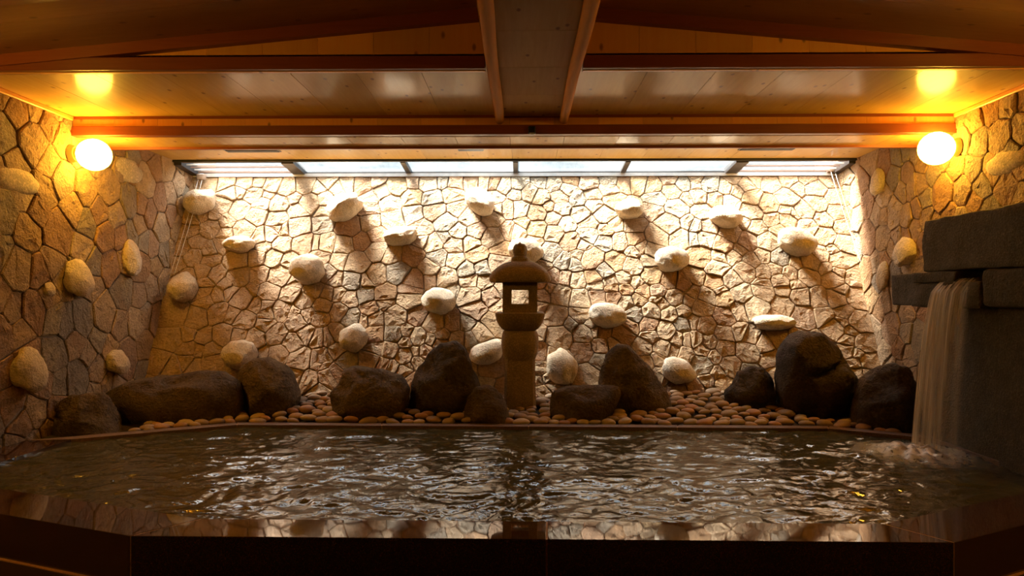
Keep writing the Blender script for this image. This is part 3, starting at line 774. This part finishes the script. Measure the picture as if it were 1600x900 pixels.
#      near   nearR  right  farR  far   farL  left   nearL
WID = [.245,  .30,   .30,   .12,  .11,  .12,  .31,   .30]
OUTER = offset_poly(INNER, WID)
pool = empty('bathing_pool', (0, 4.5, KZ), 'sunken stone bath with polished red-brown granite kerb', 'pool')
def kerb(i, t0=0., t1=1., z0=-.0):
    a, b = INNER[i], INNER[(i+1) % 8]; c, d = OUTER[i], OUTER[(i+1) % 8]
    lr = lambda p, q, t_: (p[0] + (q[0]-p[0])*t_, p[1] + (q[1]-p[1])*t_)
    q = [lr(a, b, t0), lr(a, b, t1), lr(c, d, t1), lr(c, d, t0)]
    # leave a thin joint
    cx = sum(p[0] for p in q)/4; cy = sum(p[1] for p in q)/4
    dx, dy = q[1][0]-q[0][0], q[1][1]-q[0][1]; l = math.hypot(dx, dy); ux, uy = dx/l, dy/l
    g = .0035
    q = [(q[0][0]+ux*g, q[0][1]+uy*g), (q[1][0]-ux*g, q[1][1]-uy*g), (q[2][0]-ux*g, q[2][1]-uy*g), (q[3][0]+ux*g, q[3][1]+uy*g)]
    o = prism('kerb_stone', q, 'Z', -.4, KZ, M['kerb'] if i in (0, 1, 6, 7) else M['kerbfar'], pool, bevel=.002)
    return o
kerb(0, 0, .512); kerb(0, .512, 1); kerb(7); kerb(1)
kerb(2); kerb(3)
for k in range(4): kerb(4, k/4, (k+1)/4)
kerb(5); kerb(6, 0, .5); kerb(6, .5, 1)
IN2 = offset_poly(INNER, [.0022]*8)
jt = offset_poly(INNER, [w_ - .0015 if w_ > .2 else w_*.5 for w_ in WID])
bm = bmesh.new()
A = [bm.verts.new((*p, -.39)) for p in IN2]; B = [bm.verts.new((*p, KZ-.0015)) for p in IN2]
A2 = [bm.verts.new((*p, -.39)) for p in jt]; B2 = [bm.verts.new((*p, KZ-.0015)) for p in jt]
for i in range(8):
    j = (i+1) % 8
    bm.faces.new((A[i], B[i], B[j], A[j])); bm.faces.new((A2[i], A2[j], B2[j], B2[i])); bm.faces.new((B[i], B2[i], B2[j], B[j]))
bm_obj('joint_grout', bm, M['joint'], pool)
mesh_obj('pool_bottom', [(*p, -.38) for p in IN2], [tuple(range(8))], M['floor'], pool)
# floor around the near side (level 0) with a step line
FO = offset_poly(INNER, [w_ - .02 for w_ in WID])
fl = [(XL, FO[7][1] + .0), FO[7], FO[0], FO[1], FO[2], (XR, FO[2][1]), (XR, YF), (XL, YF)]
o = mesh_obj('floor_tiling', [(*p, 0.0) for p in fl] + [(*p, -.1) for p in fl], [tuple(reversed(range(8)))] + [(i, (i+1) % 8, 8+(i+1) % 8, 8+i) for i in range(8)], M['floor'])
tag(o, 'dark wet floor in front of the granite kerb', 'floor', kind='structure')
# thin lighter grout line where kerb meets the floor
GA = offset_poly(INNER, [w_ + .0 for w_ in WID]); GB = offset_poly(INNER, [w_ + .016 for w_ in WID])
vs = []; fs = []
for i in (7, 0, 1):
    j = (i+1) % 8; b0 = len(vs)
    vs += [(*GA[i], .0), (*GA[j], .0), (*GB[j], .0), (*GB[i], .0), (*GA[i], .006), (*GA[j], .006), (*GB[j], .004), (*GB[i], .004)]
    fs += [tuple(x + b0 for x in f_) for f_ in BOXF]
mesh_obj('floor_joint', vs, fs, M['joint'], pool)

# ------------------------------------------------------------------ water
def inpoly(x, y, P):
    c = False; n = len(P)
    for i in range(n):
        a, b = P[i], P[(i+1) % n]
        if (a[1] > y) != (b[1] > y) and x < (b[0]-a[0])*(y-a[1])/(b[1]-a[1]) + a[0]: c = not c
    return c
WP = offset_poly(INNER, [.02]*8)
stp = .021
nx = int(6.5/stp); ny = int(2.6/stp); x00, y00 = -3.38, 3.26
FALLC = Vector((2.80, 4.86, 0))
vs = []; idx = {}; fs = []
def wave(x, y):
    p = Vector((x*2.9, y*3.9, 0.3)); q = Vector((x*1.0 + .35*noise.noise(p), y + .25*noise.noise(p + Vector((9,4,2))), 0))
    h = .010*noise.noise(Vector((q.x*6.0, q.y*9.0, 1.7))) + .0075*(1 - 2*abs(noise.noise(Vector((q.x*9.5, q.y*14., 5.1))))) + .0036*noise.noise(Vector((q.x*22, q.y*28, 8)))
    d = math.hypot(x - FALLC.x, y - FALLC.y)
    if d < 1.0: h += .012*math.cos(d*26)*math.exp(-d*4.2) + .018*noise.noise(Vector((x*14, y*14, 3)))*max(0, 1 - d/.8)
    return h*1.3
for j in range(ny+1):
    for i in range(nx+1):
        x = x00 + i*stp; y = y00 + j*stp
        if inpoly(x, y, WP): idx[(i, j)] = len(vs); vs.append((x, y, WZ + wave(x, y)))
for (i, j) in idx:
    k = [(i, j), (i+1, j), (i+1, j+1), (i, j+1)]
    if all(q in idx for q in k): fs.append(tuple(idx[q] for q in k))
o = mesh_obj('bath_water', vs, fs, M['water'], smooth=True)
tag(o, 'rippled dark olive bath water filling the pool', 'water', kind='stuff')

# ------------------------------------------------------------------ planted bed: sloping ground
def bed_z(x, y):
    t_ = min(1, max(0, (y - 5.85) / .8))
    return .215 + .15*t_*(.75 + .6*noise.noise(Vector((x*.9, 2.2, 0))) ) + .012*noise.noise(Vector((x*3, y*3, 0)))
vs = []; fs = []; gx = 60; gy = 20
for j in range(gy+1):
    for i in range(gx+1):
        x = XL + (XR - XL)*i/gx; y = 4.9 + 2.05*j/gy
        vs.append((x, y, bed_z(x, y) - .03))
def under(i, j):
    x = XL + (XR - XL)*(i+.5)/gx; y = 4.9 + 2.05*(j+.5)/gy
    return inpoly(x, y, offset_poly(INNER, [-.05]*8))
for j in range(gy):
    for i in range(gx):
        a = j*(gx+1) + i
        if not under(i, j): fs.append((a, a+1, a+gx+2, a+gx+1))
o = mesh_obj('gravel_ground', vs, fs, M['soil'], smooth=True)
tag(o, 'dark soil bed between the pool kerb and the back wall', 'ground', kind='structure')

# ------------------------------------------------------------------ garden boulders from their silhouettes
def boulder(sil, y, depth, label, seed, facet=.0, name='boulder', mat=None, lean=0.0, pw=.62, amp=.05, lvl=5, crack=None):
    P = [on_y(px, py, y) for px, py in sil]
    cx = (min(p.x for p in P) + max(p.x for p in P))/2; cz = (min(p.z for p in P) + max(p.z for p in P))/2
    Q = [(p.x - cx, p.z - cz) for p in P]
    def R(th):
        dx, dz = math.cos(th), math.sin(th); best = 0
        for i in range(len(Q)):
            a, b = Q[i], Q[(i+1) % len(Q)]
            ex, ez = b[0]-a[0], b[1]-a[1]; det = dx*(-ez) + ex*dz
            if abs(det) < 1e-9: continue
            t_ = (a[0]*(-ez) + ex*a[1])/det; u_ = (dx*a[1] - dz*a[0])/det
            if t_ > 0 and -.001 <= u_ <= 1.001: best = max(best, t_)
        return best
    tab = [R(2*PI*k/180) for k in range(180)]
    tab = [(tab[k-2] + tab[k-1] + 2*tab[k] + tab[(k+1) % 180] + tab[(k+2) % 180])/6 for k in range(180)]
    rr = random.Random(seed); offv = Vector((rr.uniform(0, 50), rr.uniform(0, 50), rr.uniform(0, 50)))
    pls = [(Vector((rr.uniform(-1, 1), -rr.uniform(.3, 1), rr.uniform(-.5, 1))).normalized(), rr.uniform(.70, .88)) for _ in range(7)]
    vs, fs = ICO[lvl]; W = []
    size = max(max(abs(q[0]) for q in Q), max(abs(q[1]) for q in Q))
    for v_ in vs:
        th = math.atan2(v_.z, v_.x) % (2*PI); k = th/(2*PI)*180; k0 = int(k) % 180; f = k - int(k)
        rad = tab[k0]*(1-f) + tab[(k0+1) % 180]*f
        cph = math.sqrt(max(0, 1 - v_.y**2)); s_ = cph**pw
        u = Vector((v_.x/max(cph, 1e-6)*s_, v_.y, v_.z/max(cph, 1e-6)*s_))
        m_ = 1.0
        for d, h in pls:
            c = u.dot(d)
            if c > h: m_ = min(m_, 1 - (c - h)*.75)
        x, z = u.x*rad, u.z*rad; yy = u.y*depth*(1 - .15*max(0, u.z))
        keep = abs(v_.y)
        m2 = 1 - (1 - m_)*min(1, keep*2.2)
        p = Vector((x*m2, yy*m_, z*m2))
        n_ = fbm(p/size*1.5 + offv, 5); n2_ = fbm(p/size*4.5 + offv*2, 3)
        rid = 1 - abs(noise.noise(Vector((p.x/size*1.3, p.y/size*1.3, p.z/size*3.2)) + offv))*2
        dsp = size*(amp*n_*1.2 + amp*.55*n2_ + .012*fbm(p/size*13 + offv, 3) - .05*max(0, rid - .7))
        if crack:
            (ax, az), (bx, bz) = crack
            A_ = Vector((ax*size, az*size)); B_ = Vector((bx*size, bz*size)); pp = Vector((p.x, p.z))
            tt = max(0, min(1, (pp - A_).dot(B_ - A_)/(B_ - A_).length_squared)); dd = (pp - A_.lerp(B_, tt)).length/size
            if p.y < 0: dsp -= size*.30*math.exp(-(dd/.06)**2)*(1 - .4*tt)
        nn = v_.normalized()
        p += Vector((nn.x, nn.y, nn.z))*dsp
        p.x += lean*(p.y)
        W.append(p)
    o = mesh_obj(name, W, fs, mat or M['darkrock'], smooth=True); o.location = (cx, y, cz)
    return tag(o, label, 'boulder', 'garden boulders along the pool')
FOOT = []
BL = [
 ([(82,690),(84,650),(92,628),(120,616),(160,614),(172,640),(186,678),(184,690)], 5.62, .24, 'low wedge-shaped reddish boulder at the far left beside the kerb', {}),
 ([(160,632),(172,610),(205,594),(250,586),(300,580),(350,583),(374,598),(378,630),(372,655),(300,664),(215,662),(175,655)], 6.12, .34, 'long dark layered boulder, widest of the row, at the left', dict(amp=.035)),
 ([(376,600),(378,575),(392,560),(420,558),(448,575),(462,600),(468,622),(455,642),(420,648),(385,646)], 6.30, .26, 'rounded brown boulder to the right of the long dark one', {}),
 ([(516,612),(530,600),(536,578),(556,572),(598,577),(628,588),(640,606),(640,634),(622,648),(560,650),(522,640)], 6.22, .26, 'broad dark boulder left of the tall grey boulder', dict(amp=.035)),
 ([(637,640),(644,600),(652,575),(668,556),(690,538),(712,533),(730,545),(740,572),(752,604),(750,640),(700,650),(642,650)], 6.30, .25, 'tall grey-brown peaked boulder between broad one and lantern', {}),
 ([(722,655),(730,620),(742,606),(760,600),(775,606),(790,628),(800,655),(795,664),(726,664)], 6.02, .17, 'small dark triangular boulder at the foot of the lantern', {}),
 ([(858,640),(862,612),(885,604),(930,601),(968,604),(970,618),(956,640),(948,654),(872,654)], 6.12, .20, 'low flat-topped boulder right of the lantern', dict(amp=.02, pw=.45)),
 ([(932,640),(938,590),(944,555),(962,538),(984,540),(1004,562),(1028,590),(1046,618),(1054,640),(1000,652),(936,650)], 6.36, .24, 'tall nearly black boulder slanting down to the right', {}),
 ([(1132,628),(1134,612),(1146,600),(1154,580),(1172,572),(1192,575),(1206,590),(1212,612),(1210,632),(1170,636)], 6.40, .17, 'small brown boulder left of the large split boulder', dict(amp=.07)),
 ([(1216,610),(1216,560),(1224,534),(1246,519),(1280,517),(1306,532),(1322,560),(1340,598),(1346,630),(1320,644),(1260,646),(1220,636)], 6.28, .34, 'largest boulder with a deep diagonal split in its face', dict(crack=((.55, .38), (-.35, .08)), amp=.04)),
 ([(1336,650),(1344,618),(1354,590),(1370,576),(1396,569),(1416,574),(1432,600),(1436,640),(1430,680),(1380,684),(1342,672)], 5.86, .30, 'dark mossy boulder beside the falling water', dict(amp=.05)),
]
for i, (sil, y, dep, lab, kw) in enumerate(BL):
    sil2 = [(a, b + (10 if b > 635 else 0)) for a, b in sil]
    o = boulder(sil2, y, dep, lab, 40 + i, **kw)
    xs = [v_.co.x for v_ in o.data.vertices]; FOOT.append((o.location.x, y, (max(xs) - min(xs))/2, dep))
for px, py, a, b, lab, sdd in ((1000, 648, 0, 0, None, 0),):
    pass

# ------------------------------------------------------------------ stone lantern
LY = 6.46
pz = lambda py: on_y(812, py, LY).z
pxx = lambda px: on_y(px, 500, LY).x
LX = pxx(812.5)
k = LY / F
lan = empty('stone_lantern', (LX, LY, bed_z(LX, LY)), 'carved granite lantern standing on pebbles before the back wall', 'stone lantern')
def square_loft(bm, prof, c, rnd=.25, n=8):
    """rounded square sections: (half width, z)"""
    rings = []
    N_ = 4*n
    for hw, z in prof:
        ring = []
        for i in range(N_):
            th = 2*PI*i/N_ + PI/N_; cx, cy = math.cos(th), math.sin(th)
            e = 2/(rnd) if rnd > 0 else 20
            rr = (abs(cx)**e + abs(cy)**e)**(-1/e)
            ring.append(bm.verts.new((c[0] + cx*rr*hw, c[1] + cy*rr*hw, z)))
        rings.append(ring)
    for A_, B_ in zip(rings, rings[1:]):
        for i in range(N_): bm.faces.new((A_[i], A_[(i+1) % N_], B_[(i+1) % N_], B_[i]))
    bm.faces.new(list(reversed(rings[0]))); bm.faces.new(rings[-1])
c = (LX, LY)
bm = bmesh.new(); square_loft(bm, [(25.5*k, pz(652)), (25*k, pz(640)), (23.5*k, pz(575)), (23*k, pz(560))], c, .18)
bm_obj('post', bm, M['lantern'], lan, autos=40)
bm = bmesh.new(); square_loft(bm, [(23*k, pz(562)), (27*k, pz(553)), (29*k, pz(538)), (29*k, pz(528)), (27*k, pz(519)), (24.5*k, pz(515.5))], c, .55)
bm_obj('post_collar', bm, M['lantern'], lan, autos=50)
bm = bmesh.new(); square_loft(bm, [(23.5*k, pz(516)), (28*k, pz(513)), (33*k, pz(507)), (36.5*k, pz(499)), (38*k, pz(493)), (37.8*k, pz(489)), (36*k, pz(488))], c, .35)
bm_obj('platform', bm, M['lantern'], lan, autos=50)
# fire box: four corner posts plus bottom and top rails on each side, open windows all round
hw = 26.5*k; win_ = 13.5*k; th = 12.5*k
zb, zt, wz0, wz1 = pz(488), pz(441), pz(475), pz(453)
bm = bmesh.new()
for sx in (-1, 1):
    for sy in (-1, 1):
        add_box(bm, (c[0] + min(sx*hw, sx*win_), c[1] + min(sy*hw, sy*win_), zb), (c[0] + max(sx*hw, sx*win_), c[1] + max(sy*hw, sy*win_), zt))
for s_ in (-1, 1):
    for z0, z1 in ((zb, wz0), (wz1, zt)):
        add_box(bm, (c[0]-win_, c[1] + min(s_*hw, s_*win_), z0), (c[0]+win_, c[1] + max(s_*hw, s_*win_), z1))
        add_box(bm, (c[0] + min(s_*hw, s_*win_), c[1]-win_, z0), (c[0] + max(s_*hw, s_*win_), c[1]+win_, z1))
fb = bm_obj('fire_box', bm, M['lantern'], lan)
# raised window surrounds
for s_ in (-1, 1):
    bm = bmesh.new(); t_ = 2.5*k
    yy0, yy1 = c[1] + s_*hw, c[1] + s_*(hw + .008); ya, yb_ = min(yy0, yy1), max(yy0, yy1)
    w2 = win_ + t_
    add_box(bm, (c[0]-w2, ya, wz1), (c[0]+w2, yb_, wz1+t_)); add_box(bm, (c[0]-w2, ya, wz0-t_), (c[0]+w2, yb_, wz0))
    add_box(bm, (c[0]-w2, ya, wz0), (c[0]-win_, yb_, wz1)); add_box(bm, (c[0]+win_, ya, wz0), (c[0]+w2, yb_, wz1))
    bm_obj('window_surround', bm, M['lantern'], fb)
bm = bmesh.new()
square_loft(bm, [(40*k, pz(441)), (45.5*k, pz(441.5)), (47.5*k, pz(438)), (46.5*k, pz(431)), (42*k, pz(424)), (35*k, pz(417.5)), (26*k, pz(412)), (18*k, pz(409.5)), (14*k, pz(408.5)), (13.5*k, pz(404)), (11*k, pz(403.5))], c, .42, n=10)
bm_obj('roof', bm, M['lantern'], lan, autos=45)
bm = bmesh.new()
lathe(bm, [(0, pz(405)), (11*k, pz(405)), (11.5*k, pz(402)), (9.5*k, pz(400)), (10.8*k, pz(396)), (11.2*k, pz(390)), (10.2*k, pz(385)), (7*k, pz(381.5)), (2.5*k, pz(380.5)), (0, pz(378))], c)
bm_obj('finial', bm, M['lantern'], lan, autos=50)
FOOT.append((LX, LY, .15, .15))

# ------------------------------------------------------------------ pebbles
def pebmesh(seed):
    vs, fs = rocky(3 if seed < 3 else 2, 700 + seed, 3, .05, .93)
    R_ = random.Random(seed)
    sx, sy, sz = 1, R_.uniform(.72, .88), R_.uniform(.48, .6)
    me = bpy.data.meshes.new('pebble'); me.from_pydata([(v_.x*sx, v_.y*sy, v_.z*sz) for v_ in vs], [], fs)
    me.polygons.foreach_set('use_smooth', [True]*len(me.polygons)); me.materials.append(M['pebble']); return me
PM = [pebmesh(i) for i in range(7)]
R = random.Random(3); pts = []
KO = offset_poly(INNER, [w_ + .035 for w_ in WID])
fail = 0
while fail < 6000:
    x = R.uniform(-3.1, 3.0); y = R.uniform(5.5, 6.8)
    r = R.uniform(.044, .074)
    ok = not inpoly(x, y, KO) and y < YB(.25) - .05
    if ok:
        for fx, fy, fa, fb_ in FOOT:
            if ((x-fx)/(fa*.92 + .0))**2 + ((y-fy)/(fb_*.9))**2 < 1: ok = False; break
    if ok:
        for q in pts:
            if abs(q[0]-x) < .11 and ((q[0]-x)/1.0)**2 + ((q[1]-y)*1.15)**2 < ((q[2]+r)*.88)**2: ok = False; break
    if ok: pts.append((x, y, r)); fail = 0
    else: fail += 1
pts.sort(key=lambda p: p[1] - 2*p[2])
print('pebbles', len(pts))
ZONES = [(370, 'in front of the long dark boulder'), (520, 'below the rounded boulder and its right side'), (645, 'in front of the broad dark boulder'),
         (765, 'in front of the tall peaked boulder'), (860, 'around the foot of the stone lantern'), (975, 'in front of the low flat-topped boulder'),
         (1075, 'in front of the nearly black slanted boulder'), (1215, 'in front of the small brown boulder'), (9999, 'in front of the largest split boulder')]
restv = []; restf = []
for i, (x, y, r) in enumerate(pts):
    z = bed_z(x, y) - .004 + R.uniform(0, .012); a = R.uniform(-.6, .6) + (PI if R.random() < .5 else 0)
    tilt = (R.uniform(-.18, .18) + .1, R.uniform(-.18, .18))
    me = PM[R.randrange(7)]
    s_ = (r*1.08, r*1.0, r*R.uniform(.8, 1.05))
    if i < 300:
        o = bpy.data.objects.new('pebble', me); C.collection.objects.link(o); o.location = (x, y, z); o.rotation_euler = (*tilt, a); o.scale = s_
        px_ = 800 + F*(x + y*math.sin(YAW))/y
        zn = [z_ for z_ in ZONES if px_ < z_[0]][0]
        tag(o, 'rounded brown river pebble in the bed ' + zn[1], 'pebble', 'river pebbles ' + zn[1])
    else:
        mt = Matrix.LocRotScale(Vector((x, y, z)), Matrix.Rotation(a, 3, 'Z'), Vector(s_)); b0 = len(restv)
        restv += [mt @ v_.co for v_ in me.vertices]; restf += [tuple(k_ + b0 for k_ in p_.vertices) for p_ in me.polygons]
if restv:
    t = M['pebble']
    o = mesh_obj('river_pebbles', restv, restf, M['pebble'], smooth=True)
    tag(o, 'river pebbles heaped further back around the boulders and the wall foot', 'pebbles', kind='stuff')

# ------------------------------------------------------------------ granite waterfall
gw = empty('granite_waterfall', (3.1, 4.6, WZ), 'rough grey granite water outlet with spout slab on the right wall', 'waterfall wall')
def block(name, x0, x1, y0, y1, z0, z1, seed, bev=.012, sub=3, amp=.010, mat=None):
    bm = bmesh.new(); add_box(bm, (x0, y0, z0), (x1, y1, z1), bev, 2)
    es = [e for e in bm.edges if e.calc_length() > .15]
    bmesh.ops.subdivide_edges(bm, edges=es, cuts=sub*4, use_grid_fill=True)
    for v_ in bm.verts:
        n_ = fbm(v_.co*5 + Vector((seed*3.1, seed, 0)), 4)
        v_.co += Vector((-1, .2, .35))*n_*amp*1.6
    return bm_obj(name, bm, mat or M['slab'], gw, autos=35)
XW = 2.98
yy = lambda px, x=XW: on_x(px, 450, x).y
zz = lambda px, py, x=XW: on_x(px, py, x).z
ye = yy(1443); z_sb = zz(1443, 425) ; z_st = zz(1443, 345)
block('upper_slab', XW, XR - .01, 3.6, ye, z_sb, z_st, 1, amp=.014)
yl = yy(1392, XW+.03); yl2 = yy(1438, XW+.03)
block('left_block', XW + .03, XR - .01, yl2 + .004, yl, zz(1392, 476, XW+.03), z_sb - .004, 2)
yn = yy(1541)
SX = XW - .03
z_lip = zz(1500, 439, SX)
block('spout_block', SX, XR - .01, yn + .004, yl2 - .002, zz(1438, 480, SX), z_lip - .008, 3, amp=.016)
o = block('spout_wedge', SX - .01, XR - .02, yy(1500), yl2 - .02, z_lip - .004, z_sb - .006, 4, amp=.008)
o2 = block('near_block', SX, XR - .01, 3.6, yn - .004, zz(1541, 480, SX), z_sb - .006, 5, bev=.03)
block('lower_panel', XW + .10, XR - .01, yn + .0, yl2 - .04, -.3, zz(1438, 480, SX) + .01, 6)
block('lower_panel', XW + .07, XR - .01, 3.6, yn - .006, -.3, zz(1541, 480, SX) + .01, 7)

# falling water: a closed thin sheet that leaves the slot and curves outward
def curtain(name, ya, yb2, reach, v0, seed, sp0=0., thick=.012, parent=None):
    nu, nv = 64, 48; vs = []; uv = []
    H = z_lip - WZ
    for side in (0, 1):
        for j in range(nv+1):
            t_ = j/nv; drop = t_**1.25
            for i in range(nu+1):
                u = i/nu
                y = ya + (yb2 - ya)*u
                y += (1 - u)*.12*math.sqrt(drop) + .012*noise.noise(Vector((u*6, t_*1.5, seed)))*t_
                rch = reach*(1 - .35*u)*(1 + .22*noise.noise(Vector((u*9, 0, seed))))
                x = SX + .03 - .05*min(1, t_*8) - rch*math.sqrt(drop) + .006*noise.noise(Vector((u*22, t_*2, seed)))
                if side: x += thick*(1 - .5*t_)
                z = z_lip + .006 - (H + .03)*drop + (.012 if not side else 0)*(1 - t_)
                vs.append((x, y, z)); uv.append((u, t_))
    n = (nu+1)*(nv+1); fs = []
    for side in (0, 1):
        for j in range(nv):
            for i in range(nu):
                a = side*n + j*(nu+1) + i; q = (a, a+1, a+nu+2, a+nu+1)
                fs.append(q if side else tuple(reversed(q)))
    o = mesh_obj(name, vs, fs, M['fall'], parent, smooth=True)
    l = o.data.uv_layers.new(name='UVMap')
    for lp in o.data.loops: l.data[lp.index].uv = uv[lp.vertex_index]
    return o
fw = curtain('falling_water', yy(1478), yn + .05, .13, 0, 1.0)
tag(fw, 'thin curtain of water falling from the granite spout into the bath', 'falling water', kind='stuff')
# foam and splash where it lands
vs = []; uv = []; fs = []; na, nr_ = 72, 14
for j in range(nr_+1):
    for i in range(na):
        th = 2*PI*i/na; r = j/nr_
        x = 2.70 + math.cos(th)*r*.42*(1 + .2*noise.noise(Vector((math.cos(th)*2, math.sin(th)*2, 1)))); y = 4.86 + math.sin(th)*r*.46
        y += 0
        h = (1-r)*.05 + .07*(1-r)*noise.noise(Vector((x*16, y*16, 2))) + .012*noise.noise(Vector((x*40, y*40, 2)))*(1-r)
        vs.append((min(x, 3.04), y, WZ + wave(x, y) + .003 + max(0, h))); uv.append((1-r, i/na))
for j in range(nr_):
    for i in range(na):
        fs.append((j*na+i, j*na+(i+1) % na, (j+1)*na+(i+1) % na, (j+1)*na+i))
o = mesh_obj('splash_foam', vs, fs, M['foam'], smooth=True)
l = o.data.uv_layers.new(name='UVMap')
for lp in o.data.loops: l.data[lp.index].uv = uv[lp.vertex_index]
tag(o, 'pale splash foam where the falling water meets the pool', 'foam', kind='stuff')
